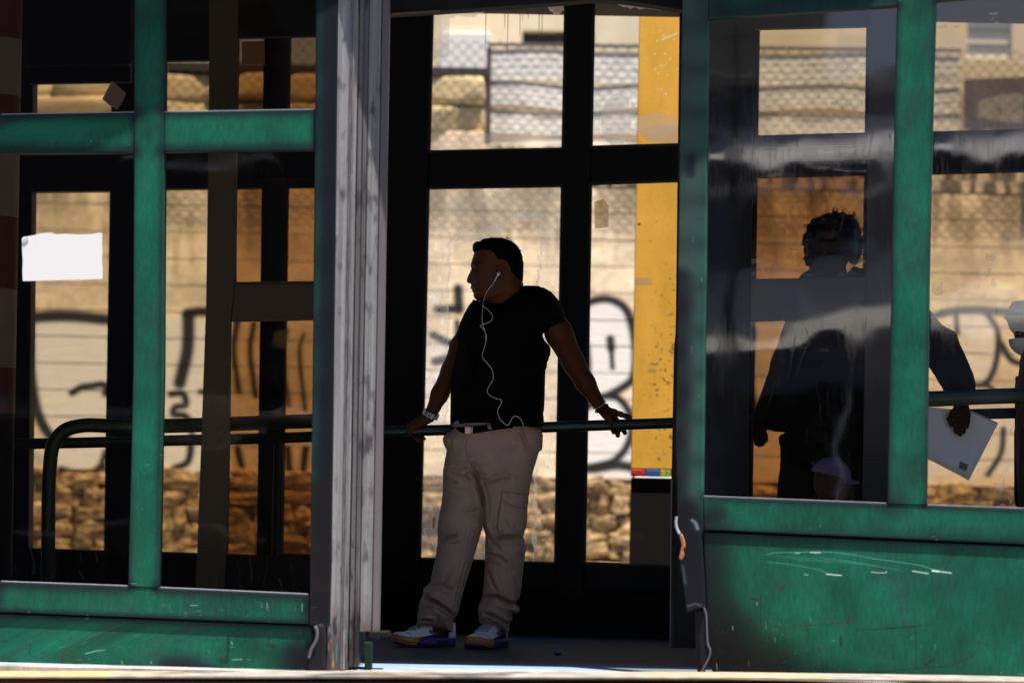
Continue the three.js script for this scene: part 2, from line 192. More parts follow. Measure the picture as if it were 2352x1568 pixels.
// ---------------------------------------------------------------- back wall: dark frame with panes, seen from inside
const BACK = new Face(1176, 12.2, -0.2);
{
  const w = thing('glazed_back_wall', 'black framed glazed back wall behind the man, looking out on the graffiti wall', 'glazed wall');
  BACK.put(w);
  const P = (n, l, t = 0.07, f = 0, m = M.frame) => part(n, plate(outline(BACK, l), t, f, 0.006), m, w);
  // uprights
  P('mullion', [[1300, -40], [1362, -44], [1338.5, 1378], [1274.5, 1375]]);
  P('mullion', [[880, -30], [991, -34], [959, 1362], [848, 1360]]);
  P('mullion', [[606, -20], [662, -20], [641, 1350], [587, 1350]]);
  P('mullion', [[258, -20], [376, -20], [361, 1340], [235, 1338]]);
  P('mullion', [[-60, -20], [76, -20], [63, 1330], [-71, 1328]]);
  P('mullion', [[1672, -50], [1742, -50], [1720, 1395], [1650, 1392]]);
  P('mullion', [[1996, -60], [2072, -60], [2050, 1405], [1974, 1402]]);
  P('mullion', [[2420, -60], [2500, -60], [2478, 1418], [2398, 1416]]);
  // rails between the uprights: top, middle, bottom
  const up = [[-160, -60, -170, -70], [76, 258, 64, 236], [376, 606, 362, 588], [662, 880, 642, 850], [991, 1300, 960.5, 1276.5], [1362, 1672, 1340.5, 1652], [1742, 1996, 1722, 1976], [2072, 2420, 2052, 2400]];
  const mid = { 4: [349, 342.5, 430, 424.7], 5: [338, 330, 420, 410] }, ypane = [];
  up.forEach(([a, b, c, d], k) => {
    const xa = (y) => lerp(a, c, y / 1300), xb = (y) => lerp(b, d, y / 1300);
    const sl = k < 4 ? -0.012 : -0.026, m = mid[k] ?? [lerp(352, 308, clamp((a - 60) / 2000)), 0, lerp(441, 398, clamp((a - 60) / 2000)), 0]; if (!mid[k]) { m[1] = m[0] + sl * (b - a); m[3] = m[2] + sl * (b - a); }
    const bt = [1258 + (a - 76) * 0.0285, 1258 + (b - 76) * 0.0305];
    P('middle_rail', [[xa(m[0]), m[0]], [xb(m[1]), m[1]], [xb(m[3]), m[3]], [xa(m[2]), m[2]]], 0.064, -0.004);
    P('bottom_rail', [[xa(bt[0]), bt[0]], [xb(bt[1]), bt[1]], [xb(bt[1] + 66), bt[1] + 66], [xa(bt[0] + 66), bt[0] + 66]], 0.064, -0.004);
    ypane.push([xa, xb, m, bt]);
  });
  P('top_rail', [[-160, -26], [2500, -46], [2500, -120], [-160, -120]], 0.09, 0.012);
  // rubber seals round the panes, a little lighter than the frame
  const seal = mat(lin(0.022, 0.023, 0.027), 0.45);
  up.forEach(([a, b, c, d], k) => { if (k < 3) return; const [xa, xb, m, bt] = ypane[k], l2 = [[[xa(m[2]), m[2]], [xb(m[3]), m[3]], [xb(bt[1]), bt[1]], [xa(bt[0]), bt[0]]], [[xa(-40), -40], [xb(-40), -40], [xb(m[1]), m[1]], [xa(m[0]), m[0]]]]; for (const q of l2) { const v = outline(BACK, q), cx = (v[0].x + v[2].x) / 2, cy = (v[0].y + v[2].y) / 2, inn = v.map((p) => new THREE.Vector2(p.x - 0.007 * Math.sign(p.x - cx), p.y - 0.007 * Math.sign(p.y - cy))); const s = new THREE.Shape(v.map((p) => new THREE.Vector2(p.x + 0.004 * Math.sign(p.x - cx), p.y + 0.004 * Math.sign(p.y - cy)))); s.holes.push(new THREE.Path(inn)); const g = new THREE.ExtrudeGeometry(s, { depth: 0.012, bevelEnabled: true, bevelSize: 0.002, bevelThickness: 0.002, bevelOffset: -0.002, bevelSegments: 2 }); g.translate(0, 0, -0.014); part('seal', g, seal, w); } });
  P('bead', [[900, 1340], [1640, 1365], [1640, 1361], [900, 1336]], 0.02, 0.02);
  P('sill_panel', [[-160, 1300], [900, 1330], [1640, 1356], [2500, 1384], [2500, 1640], [-160, 1640]], 0.05, -0.012, M.black);
  // panes; some still carry a half-peeled whitish film full of bubbles
  const clear = new THREE.MeshPhysicalMaterial({ color: lin(0.96, 0.95, 0.92), transmission: 1, roughness: 0.0, thickness: 0 });
  const filmMat = (rough, draw, bump, col = lin(0.97, 0.95, 0.90)) => new THREE.MeshPhysicalMaterial({ color: col, transmission: 1, thickness: 0, roughness: 1, roughnessMap: rough, bumpMap: bump ?? null, bumpScale: 0.002 });
  const R = (v) => [0, clamp(v * 255, 0, 255), 0];
  // lower pane behind the man: film round the border with a rough inner edge, droplets on both sides
  const tLow = texture(512, 1024, (x, y) => {
    const X = x / 512, Y = y / 1024, n = 0.05 * (fbm(x / 18, y / 18, 41) - 0.5), edge = Math.min(X - 0.17, 0.83 - X, Y - 0.11 - 0.03 * Math.sin(X * 6)) + n, low = Y > 0.80 + 0.05 * Math.sin(X * 5) + n ? (X > 0.6 ? 0.25 : 0.5) : 0;
    let v = edge < 0 || Y > 0.5 && X > 0.72 ? 0.50 + 0.16 * (fbm(x / 9, y / 30, 42) - 0.5) : 0.04; if (low) v = low; if (Math.abs(edge) < 0.008) v = 0.72; return R(v);
  }, false, (g) => { const r = rng(5); for (let i = 0; i < 460; i++) { const side = r() < 0.5, x = side ? r() * 90 : 420 + r() * 90, y = 90 + r() * 900, s = 1 + 6 * r() ** 3; g.globalAlpha = 0.8; g.fillStyle = r() < 0.6 ? '#001000' : '#00c000'; g.beginPath(); g.ellipse(x, y, s, s * (1.1 + 0.8 * r()), 0, 0, TAU); g.fill(); } });
  const bLow = texture(256, 512, (x, y) => { const v = 128 + 110 * (fbm(x / 7, y / 9, 44) - 0.5); return [v, v, v]; }, false);
  const tUp = texture(512, 512, (x, y) => {
    const X = x / 512, Y = y / 512, n = 0.10 * (fbm(x / 40, 2, 46) - 0.5) + 0.02 * (fbm(x / 8, 1, 47) - 0.5), e = Y - (X < 0.13 ? 0.42 : 0.20 - 0.13 * smooth(0.3, 0.5, X) + 0.1 * smooth(0.78, 0.9, X)) + n;
    return R(e < 0 ? 0.62 + 0.1 * (fbm(x / 14, y / 40, 48) - 0.5) : Math.abs(e) < 0.012 ? 0.75 : Y > 0.9 + n ? 0.5 : 0.05);
  }, false);
  const tUp2 = texture(256, 512, (x, y) => { const X = x / 256, Y = y / 512, n = 0.08 * (fbm(x / 20, 5, 49) - 0.5), blob = Math.hypot((X - 0.18) / 0.11, (Y - 0.83) / 0.16) < 1 + 4 * n || Math.hypot((X - 0.48) / 0.16, (Y - 0.86) / 0.07) < 1 + 3 * n; return R(Y < 0.1 + 0.06 * Math.sin(X * 4) + n || blob ? 0.60 : 0.04); }, false);
  const haze = texture(256, 512, (x, y) => R(0.10 + 0.14 * (fbm(x / 40, y / 90, 51) - 0.4) + 0.5 * smooth(0.72, 0.8, fbm(x / 22, y / 22, 52))), false);
  const film = { low: filmMat(tLow, 0, bLow), up: filmMat(tUp, 0, null), up2: filmMat(tUp2, 0, null), haze: filmMat(haze, null, null, lin(0.74, 0.64, 0.47)) };
  ypane.forEach(([xa, xb, m, bt], k) => {
    const pane = (l, mt, lab) => { const pts = outline(BACK, l), g = new THREE.ShapeGeometry(new THREE.Shape(pts)); let x0 = Math.min(...pts.map((p) => p.x)), x1 = Math.max(...pts.map((p) => p.x)), y0 = Math.min(...pts.map((p) => p.y)), y1 = Math.max(...pts.map((p) => p.y)); setUV(g, (x, y) => [(x - x0) / (x1 - x0), (y - y0) / (y1 - y0)]); g.translate(0, 0, -0.035); part('pane', g, mt, w, lab); };
    pane([[xa(-44), -44], [xb(-44), -44], [xb(m[1]), m[1]], [xa(m[0]), m[0]]], k === 4 ? film.up : k === 5 ? film.up2 : k > 5 ? film.haze : clear, k === 4 ? 'upper pane with torn whitish film' : undefined);
    pane([[xa(m[2]), m[2]], [xb(m[3]), m[3]], [xb(bt[1]), bt[1]], [xa(bt[0]), bt[0]]], k === 4 ? film.low : k > 5 ? film.haze : clear, k === 4 ? 'lower pane with peeling film and droplets' : undefined);
  });
  // rust-yellow drips down the upper pane and scraps of tape on the glass
  const drip = mat(lin(0.35, 0.20, 0.05), 0.6);
  const drips = [[1157, 13, 62], [1164, 13, 130], [1192, 11, 78], [1198, 11, 44], [1211, 11, 40], [1236, 9, 92], [1243, 9, 84], [1113, 17, 112]].map(([x, a, b], i) => plate(outline(BACK, [[x - 0.7, a], [x + 0.9, a], [x + 0.5 - b * 0.015, b], [x - 0.3 - b * 0.015, b]]), 0.0012, -0.03, 0));
  part('rust_drips', merge(drips), drip, w);
  const scrap = new THREE.MeshPhysicalMaterial({ color: lin(0.86, 0.78, 0.66), transmission: 0.95, thickness: 0, roughness: 0.45 });
  for (const l of [[[1362, 462], [1384, 455], [1396, 470], [1395, 520], [1364, 523]], [[2230, 300], [2236, 298], [2238, 330], [2231, 331]]]) part('tape_scrap', plate(outline(BACK, l), 0.0012, -0.03, 0), scrap, w);
}
// ---------------------------------------------------------------- green sliding doors
const LEFT = new Face(776, 9.3, -0.12), RIGHT = new Face(1567, 9.42, -0.2);
const K = (x, y) => [(1700 + x / 1.829) / 1.0884, (850 + y / 1.829) / 1.0884];    // places measured in an enlargement of the lower right door
function paintFor(face, x0, x1, seed, draw) {                                      // green paint with soot, runs, scratches and painted highlights, laid out in metres on the door
  const a = face.uv(x0, 0), b = face.uv(x1, 1568), W = 1024, h = 2048, tx = (px, py) => { const p = face.uv(px, py); return [(p.x - a.x) / (b.x - a.x) * W, (a.y - p.y) / (a.y - b.y) * h]; }, sc = W / (x1 - x0);
  const t = texture(W, h, (x, y) => {
    const n = fbm(x / 90, y / 130, seed), f = fbm(x / 5, y / 24, seed + 4), s = hash(x, y, seed + 5), d = 0.82 + 0.40 * (n - 0.5) + 0.22 * (f - 0.5) + 0.20 * (s - 0.5), gray = smooth(0.52, 0.78, fbm(x / 60, y / 160, seed + 8)) * 0.45;
    return [lerp(22, 48, gray) * d, lerp(106, 88, gray) * d, lerp(83, 77, gray) * d];
  }, true, (g) => draw(g, (list) => list.map(([x, y]) => tx(x, y)), sc));
  t.wrapS = t.wrapT = THREE.ClampToEdgeWrapping;
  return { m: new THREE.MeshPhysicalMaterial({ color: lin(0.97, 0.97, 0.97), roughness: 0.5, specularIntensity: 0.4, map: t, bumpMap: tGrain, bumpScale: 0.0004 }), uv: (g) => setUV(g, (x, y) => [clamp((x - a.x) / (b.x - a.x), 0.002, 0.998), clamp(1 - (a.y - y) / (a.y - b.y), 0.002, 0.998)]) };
}
const SOOT = '#10131c', RUST = '#4a2a22', CHALK = '#d6ded8';
function grime(g, T, sc, lines, w, k) { for (const l of lines) airbrush(g, T(l), w * sc, SOOT, k); }
function specks(g, T, sc, x0, x1, y0, y1, n, seed) { const r = rng(seed); for (let i = 0; i < n; i++) { const x = lerp(x0, x1, r()), y = lerp(y0, y1, r()), q = r(), l = 2 + 14 * r() ** 2, up = r() < 0.4; stroke(g, T([[x, y], up ? [x + r() * 2, y + l] : [x + l, y + 2 * (r() - 0.5)]]), (0.5 + 1.4 * r() ** 2) * sc, q < 0.55 ? '#17261f' : q < 0.8 ? RUST : '#b8c4bd', 0.35 + 0.4 * r()); } }
const paintL = paintFor(LEFT, -30, 790, 100, (g, T, sc) => {
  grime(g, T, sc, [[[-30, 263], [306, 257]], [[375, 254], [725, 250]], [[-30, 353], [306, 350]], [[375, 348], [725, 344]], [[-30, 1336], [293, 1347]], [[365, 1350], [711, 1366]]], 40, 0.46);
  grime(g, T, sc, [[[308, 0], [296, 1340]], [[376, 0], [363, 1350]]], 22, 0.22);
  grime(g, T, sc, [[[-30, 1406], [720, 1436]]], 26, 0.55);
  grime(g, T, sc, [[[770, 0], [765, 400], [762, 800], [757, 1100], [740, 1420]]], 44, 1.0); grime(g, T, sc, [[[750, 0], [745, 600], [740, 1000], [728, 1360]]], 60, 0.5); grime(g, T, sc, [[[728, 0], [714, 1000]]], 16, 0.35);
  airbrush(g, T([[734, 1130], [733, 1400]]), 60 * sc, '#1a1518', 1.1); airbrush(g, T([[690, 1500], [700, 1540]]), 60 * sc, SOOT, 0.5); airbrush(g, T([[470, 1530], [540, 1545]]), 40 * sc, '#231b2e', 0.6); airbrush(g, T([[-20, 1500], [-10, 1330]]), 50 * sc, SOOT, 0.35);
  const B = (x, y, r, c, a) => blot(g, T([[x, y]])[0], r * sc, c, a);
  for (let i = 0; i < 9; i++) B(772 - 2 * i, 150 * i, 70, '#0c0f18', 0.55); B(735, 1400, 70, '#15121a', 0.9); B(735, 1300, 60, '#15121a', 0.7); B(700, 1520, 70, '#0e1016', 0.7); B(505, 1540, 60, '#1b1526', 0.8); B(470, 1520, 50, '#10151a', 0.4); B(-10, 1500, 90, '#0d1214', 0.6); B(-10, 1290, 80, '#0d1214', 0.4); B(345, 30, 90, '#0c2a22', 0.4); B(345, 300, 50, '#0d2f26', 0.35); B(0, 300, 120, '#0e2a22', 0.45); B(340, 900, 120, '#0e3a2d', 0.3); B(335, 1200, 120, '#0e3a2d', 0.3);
  specks(g, T, sc, 0, 720, 1440, 1545, 150, 7); specks(g, T, sc, 0, 720, 1525, 1548, 70, 27); specks(g, T, sc, 560, 720, 1365, 1435, 60, 28); specks(g, T, sc, 0, 720, 1400, 1412, 40, 29); for (const [x, y, q] of [[205, 1520, 9], [315, 1530, 12], [420, 1528, 7], [560, 1515, 8], [640, 1480, 6]]) { B(x, y, q * 1.6, '#3a1d16', 0.5); B(x + 6, y + 5, q * 0.8, '#140f10', 0.5); } specks(g, T, sc, 280, 720, 1370, 1430, 60, 8); specks(g, T, sc, 300, 370, 1000, 1360, 20, 9); specks(g, T, sc, 0, 700, 265, 345, 26, 10);
  const q = (x, y) => [x / 1.829 / 1.0884, (850 + y / 1.829) / 1.0884];
  stroke(g, T([q(1118, 1195), q(1122, 1215), q(1128, 1256)]), 4 * sc, '#1c3a30', 0.8); stroke(g, T([q(1138, 1300), q(1134, 1420), q(1130, 1470)]), 5 * sc, '#163026', 0.7); stroke(g, T([q(600, 1290), q(565, 1350), q(540, 1398)]), 4 * sc, '#2b7f63', 0.5);
  for (const l of [[[375, 1390], [372, 1478], [388, 1480]], [[580, 1430], [572, 1478]], [[580, 1430], [612, 1440], [660, 1455]], [[282, 1478], [283, 1512], [312, 1515]]]) stroke(g, T(l.map((p) => q(...p))), 2.6 * sc, RUST, 0.9);
  stroke(g, T([q(385, 1480), q(475, 1482)]), 1.2 * sc, CHALK, 0.7); stroke(g, T([q(575, 1480), q(665, 1476)]), 1.2 * sc, CHALK, 0.6); stroke(g, T([q(655, 1428), q(690, 1416), q(720, 1412)]), 1.6 * sc, CHALK, 0.7); stroke(g, T([q(868, 1213), q(902, 1212)]), 1.8 * sc, CHALK, 0.6); stroke(g, T([q(380, 1390), q(430, 1420), q(540, 1470)]), 1.5 * sc, '#16392c', 0.7); stroke(g, T([q(1148, 1460), q(1180, 1458)]), 2.4 * sc, CHALK, 0.5); stroke(g, T([q(1380, 1205), q(1379, 1240)]), 1.8 * sc, '#4fd0a4', 0.8);
});
const paintR = paintFor(RIGHT, 1535, 2480, 200, (g, T, sc) => {
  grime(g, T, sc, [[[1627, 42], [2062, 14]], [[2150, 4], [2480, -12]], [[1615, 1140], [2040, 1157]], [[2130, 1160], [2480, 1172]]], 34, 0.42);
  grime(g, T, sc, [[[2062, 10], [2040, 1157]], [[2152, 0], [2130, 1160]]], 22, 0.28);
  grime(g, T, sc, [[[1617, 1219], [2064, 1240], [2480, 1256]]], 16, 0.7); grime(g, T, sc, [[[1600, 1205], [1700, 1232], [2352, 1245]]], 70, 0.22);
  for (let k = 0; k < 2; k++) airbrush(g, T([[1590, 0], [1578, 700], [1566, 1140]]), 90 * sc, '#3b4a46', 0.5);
  grime(g, T, sc, [[[1558, 640], [1550, 1180]], [[1570, 1180], [1600, 1390]]], 60, 1.0); grime(g, T, sc, [[[1600, 1210], [1640, 1180]]], 60, 0.5); airbrush(g, T([[1593, 1200], [1601, 1214]]), 18 * sc, '#8f96a0', 0.8);  // the last, pale stroke is a painted highlight on the stile
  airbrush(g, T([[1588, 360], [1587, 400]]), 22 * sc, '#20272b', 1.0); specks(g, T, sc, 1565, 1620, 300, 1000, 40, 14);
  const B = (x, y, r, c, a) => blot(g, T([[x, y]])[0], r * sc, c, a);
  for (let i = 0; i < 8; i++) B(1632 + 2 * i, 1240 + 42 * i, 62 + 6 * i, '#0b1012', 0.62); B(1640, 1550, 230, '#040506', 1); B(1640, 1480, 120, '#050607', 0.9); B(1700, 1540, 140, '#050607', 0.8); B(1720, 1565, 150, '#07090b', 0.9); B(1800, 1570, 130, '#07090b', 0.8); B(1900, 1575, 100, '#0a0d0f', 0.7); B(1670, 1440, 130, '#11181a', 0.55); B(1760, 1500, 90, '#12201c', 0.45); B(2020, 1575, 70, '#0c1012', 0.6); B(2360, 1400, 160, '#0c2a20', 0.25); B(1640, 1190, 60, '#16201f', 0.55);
  for (let i = 0; i < 12; i++) { B(1562, 60 + 100 * i, 60, '#20302d', 0.5); B(1612, 60 + 100 * i, 40, '#1a2a27', 0.4); } for (let i = 0; i < 7; i++) { B(1575 + 4 * i, 1170 + 36 * i, 52, '#0f1018', 0.95); B(1600 + 2 * i, 1240 + 26 * i, 40, '#171823', 0.8); } airbrush(g, T([[1590, 1194], [1598, 1200], [1603, 1214]]), 9 * sc, '#8d93a0', 0.5); airbrush(g, T([[1580, 1392], [1598, 1386], [1610, 1390]]), 8 * sc, '#5d5868', 0.5); airbrush(g, T([[1569, 1300], [1575, 1340]]), 8 * sc, '#4a4a5a', 0.5); B(1560, 700, 60, '#14161f', 0.6); B(1556, 900, 60, '#14161f', 0.7); B(2050, 1160, 60, '#12201d', 0.5); B(2090, 20, 60, '#0d3a2c', 0.3); B(1650, 10, 80, '#0d241e', 0.6); grime(g, T, sc, [[[1640, 1556], [2352, 1566]]], 30, 0.5);  // the grey airbrush strokes paint highlights on the torn stile
  specks(g, T, sc, 1640, 1960, 1380, 1550, 110, 15); specks(g, T, sc, 1640, 2352, 1535, 1562, 70, 30); specks(g, T, sc, 1620, 2352, 1206, 1240, 40, 31); for (const [x, y, q] of [[1720, 1420, 8], [1745, 1470, 10], [1800, 1505, 9], [1690, 1395, 6], [1880, 1490, 6], [2100, 1548, 7]]) { B(x, y, q * 1.5, '#3c1f18', 0.45); B(x + 4, y + 6, q * 0.8, '#120e0e', 0.4); } specks(g, T, sc, 1960, 2352, 1400, 1560, 34, 16); specks(g, T, sc, 1640, 2352, 1145, 1215, 16, 17);
  const L = (l, w, c, al) => stroke(g, T(l.map((p) => K(...p))), w * sc, c, al);
  L([[395, 980], [430, 972], [520, 970], [620, 968], [700, 970], [800, 982], [880, 998], [1000, 1015], [1100, 1030], [1150, 1045], [1240, 1064]], 1.3, '#8fcdb4', 0.8); L([[395, 1015], [480, 1022], [560, 1035], [640, 1050], [680, 1068], [738, 1077]], 1.2, '#7fbda4', 0.75);
  for (let k = 0; k < 9; k++) L([[430 + 14 * k, 985 + 3 * k], [640 + 22 * k, 992 + 4 * k], [860 + 20 * k, 1022 + 4 * k]], 1.0, '#6fbf9f', 0.22);
  L([[670, 1070], [738, 1076]], 3.2, CHALK, 0.9); L([[875, 1060], [905, 1064], [940, 1064], [945, 1058]], 2.4, CHALK, 0.8); L([[1065, 1056], [1135, 1067]], 3.4, CHALK, 0.8); L([[1155, 1054], [1182, 1058]], 4.5, '#eef4ee', 1); L([[1182, 1058], [1238, 1065]], 3, CHALK, 0.9); L([[525, 975], [548, 974]], 2.6, CHALK, 0.7); L([[598, 971], [642, 972]], 3, CHALK, 0.8); L([[570, 1072], [584, 1073]], 3, CHALK, 0.6);
  L([[450, 1323], [560, 1305], [680, 1297], [770, 1290]], 2.2, RUST, 0.7); L([[774, 1268], [768, 1300]], 4, RUST, 0.8); L([[805, 1320], [870, 1325], [1000, 1312], [1100, 1306], [1165, 1298], [1178, 1260], [1187, 1218]], 1.5, '#2a2a26', 0.7); L([[865, 1325], [1080, 1311]], 2.6, '#23231f', 0.7);
  L([[700, 1505], [900, 1512], [1100, 1500], [1230, 1490], [1310, 1462], [1358, 1424]], 2.4, '#3a221c', 0.7); L([[1120, 1488], [1165, 1458]], 5, '#33251f', 0.7); L([[1078, 1330], [1080, 1390], [1078, 1500]], 2, '#31241f', 0.6); L([[460, 1142], [482, 1122]], 4, RUST, 0.8); L([[330, 1182], [345, 1186]], 7, '#3a1f1c', 0.7); L([[370, 1166], [368, 1300]], 3, '#2c2a24', 0.7); L([[735, 1355], [736, 1395]], 6, '#2c201c', 0.6);
  L([[770, 1530], [800, 1522], [840, 1530]], 3, '#a89a3a', 0.7); L([[520, 1525], [640, 1530]], 3, '#6d2c1c', 0.6);
  const r = rng(77); for (let i = 0; i < 26; i++) { const x = 1800 + 450 * (r() - 0.4) , y = 1360 + 160 * r(); stroke(g, T([[x, y], [x + 3 * (r() - 0.5), y + 30 * r()]]), (0.6 + r()) * sc, '#1b2a24', 0.4); }
});
// glass of the doors: brownish, dusty, slightly wavy, finely scratched
const tDust = texture(512, 1024, (x, y) => { const n = fbm(x / 70, y / 120, 61), s = fbm(x / 4, y / 60, 62); return [0, clamp(255 * (0.012 + 0.03 * smooth(0.5, 0.8, n) + 0.07 * s * s * s), 0, 255), 0]; }, false, (g) => { const r = rng(21); for (let i = 0; i < 150; i++) { const x = r() * 512, y = r() * 1024, a = Math.PI / 2 + 0.9 * (r() - 0.5), l = 10 + 90 * r() ** 2; stroke(g, [[x, y], [x + l * Math.cos(a) * 0.6 + 4 * r(), y + l * 0.5 * Math.sin(a)], [x + l * Math.cos(a), y + l * Math.sin(a)]], 0.6 + r(), '#005800', 0.5); } });
const tWave = texture(256, 512, (x, y) => { const v = 128 + 200 * (fbm(x / 128 * 1.5, y / 128 * 2.5, 64, 2) - 0.5); return [v, v, v]; }, false);
const doorGlass = (c, ior) => new THREE.MeshPhysicalMaterial({ color: c, transmission: 1, thickness: 0, roughness: 1, roughnessMap: tDust, bumpMap: tWave, bumpScale: 0.0008, ior });
const GL = doorGlass(lin(0.66, 0.57, 0.42), 1.75), GR = doorGlass(lin(0.93, 0.90, 0.86), 2.1), GB = doorGlass(lin(0.44, 0.29, 0.165), 1.5);
function sheet(face, l) { const pts = outline(face, l), g = new THREE.ShapeGeometry(new THREE.Shape(pts)); const x0 = Math.min(...pts.map((p) => p.x)), x1 = Math.max(...pts.map((p) => p.x)), y0 = Math.min(...pts.map((p) => p.y)), y1 = Math.max(...pts.map((p) => p.y)); return setUV(g, (x, y) => [(x - x0) / (x1 - x0), (y - y0) / (y1 - y0)]); }
{
  const d = thing('sliding_door', 'left green sliding door with a white paper stuck on its glass', 'sliding door'); LEFT.put(d);
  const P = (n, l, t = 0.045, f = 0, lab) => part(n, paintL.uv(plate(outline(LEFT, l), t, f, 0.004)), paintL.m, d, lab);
  P('mullion', [[309, -60], [377, -60], [376, 0], [373, 860], [362.5, 1350], [293.5, 1346.5], [305, 860], [308, 0]]);
  P('middle_rail', [[-260, 268], [0, 262.6], [308, 257.6], [305, 350], [0, 353], [-260, 358]], 0.045, -0.003); P('middle_rail', [[376, 256.8], [725.5, 250.5], [721, 344.2], [374, 348.3]], 0.045, -0.003);
  P('stile', [[726, -60], [777.5, -60], [776, 60], [768, 700], [760, 1300], [757, 1434], [748, 1442], [726, 1436], [710, 1436], [711, 1367], [718, 780], [725, 60]], 0.05, 0.002);
  P('stile', [[-330, -60], [-260, -60], [-260, 1405], [-330, 1405]]);
  P('bottom_rail', [[-260, 1330], [0, 1336], [293.5, 1346.5], [362.5, 1350], [711, 1366], [709, 1434], [0, 1405.5], [-260, 1398]], 0.045, -0.003);
  P('kick_panel', [[-330, 1400], [0, 1409], [712, 1437], [716, 1470], [707, 1500], [708, 1543.5], [0, 1548.5], [-330, 1550]], 0.03, -0.014, 'scuffed lower panel with rust scratches');
  P('top_rail', [[-330, -60], [777, -60], [777, -120], [-330, -120]]); part('gap_light_stop', plate(outline(LEFT, [[-330, 1380], [0, 1385], [706, 1412], [704, 1538], [-330, 1545]]), 0.012, -0.047), M.black, d);  // black plate added to stop light showing through the panel joint
  for (const l of [[[-260, -60], [309, -60], [308, 257], [-260, 268]], [[377, -60], [726, -60], [725.5, 250.5], [376, 257]], [[-260, 358], [305, 350], [293.5, 1346.5], [-260, 1330]], [[374, 348], [721, 344], [711, 1366], [362.5, 1350]]]) { const g = sheet(LEFT, l); g.translate(0, 0, -0.024); part('pane', g, GL, d); }
  // light aluminium glazing beads under the panes
  for (const l of [[[0, 262.4], [307, 257.4], [307, 255.4], [0, 260.4]], [[376, 256.6], [720, 250.4], [720, 249], [376, 255]], [[0, 1335.6], [292, 1346], [292, 1344.4], [0, 1334]], [[366, 1349.6], [706, 1365.2], [706, 1363.4], [366, 1348]]]) part('glazing_bead', plate(outline(LEFT, l), 0.012, -0.006, 0.001), mat(lin(0.30, 0.30, 0.33), 0.4), d);
  const rub = plate(rounded(outline(LEFT, [[722, 1440], [730, 1433], [738, 1432], [745, 1436], [750, 1470], [748, 1500], [748, 1542], [728, 1547], [707, 1545], [709, 1505], [716, 1476], [723, 1458]])), 0.05, 0.02, 0.012); part('rubber_gasket', rub, M.rubber, d, 'torn black rubber at the foot of the door');
  part('gasket_fold', tube([[725, 1437], [730, 1444], [731, 1458], [728, 1472], [718, 1490], [712, 1510]].map(([x, y]) => { const p = LEFT.uv(x, y); return V3(p.x, p.y, 0.024); }), 0.006, 24), mat(lin(0.10, 0.10, 0.12), 0.35), d);
  solo('paper_sign', LEFT_put(plate(outline(LEFT, [[50, 548], [54, 544], [62, 543], [78, 540], [92, 536], [112, 534.5], [118, 534.5], [124, 537], [131, 538], [150, 537], [180, 538.5], [210, 538], [222, 535.5], [233, 534.6], [234.5, 541], [234, 560], [235, 578], [234, 600], [235.5, 622], [235, 641], [180, 642], [52, 645.5], [51, 620], [52, 600], [50.5, 575]]), 0.0015, 0.004, 0)), mat(lin(0.78, 0.76, 0.77), 0.85, { bumpMap: tGrain, bumpScale: 0.0003 }), 'blank white paper with a torn top edge stuck on the left door', 'paper').position.copy(LEFT.o);
  function LEFT_put(g) { g.rotateY(LEFT.yaw); return g; }
  { const g = plate(outline(LEFT, [[51, 552], [63, 543.5], [66, 549], [57, 558]]), 0.0015, 0.007, 0); g.rotateY(LEFT.yaw); const c = part('folded_corner', g, mat(lin(0.55, 0.53, 0.55), 0.9), scene.getObjectByName('paper_sign')); }
  const tape = mat(lin(0.055, 0.026, 0.016), 0.85, { bumpMap: tGrain, bumpScale: 0.0006 });
  const cb = plate(outline(LEFT, [[252.6, 183], [284.9, 212.5], [279, 228], [265, 250.6], [247, 240], [230, 225.7]]), 0.002, -0.02, 0); cb.rotateY(LEFT.yaw);
  solo('cardboard_scrap', cb, tape, 'tilted brown square of cardboard stuck in the upper left pane', 'cardboard').position.copy(LEFT.o);
}
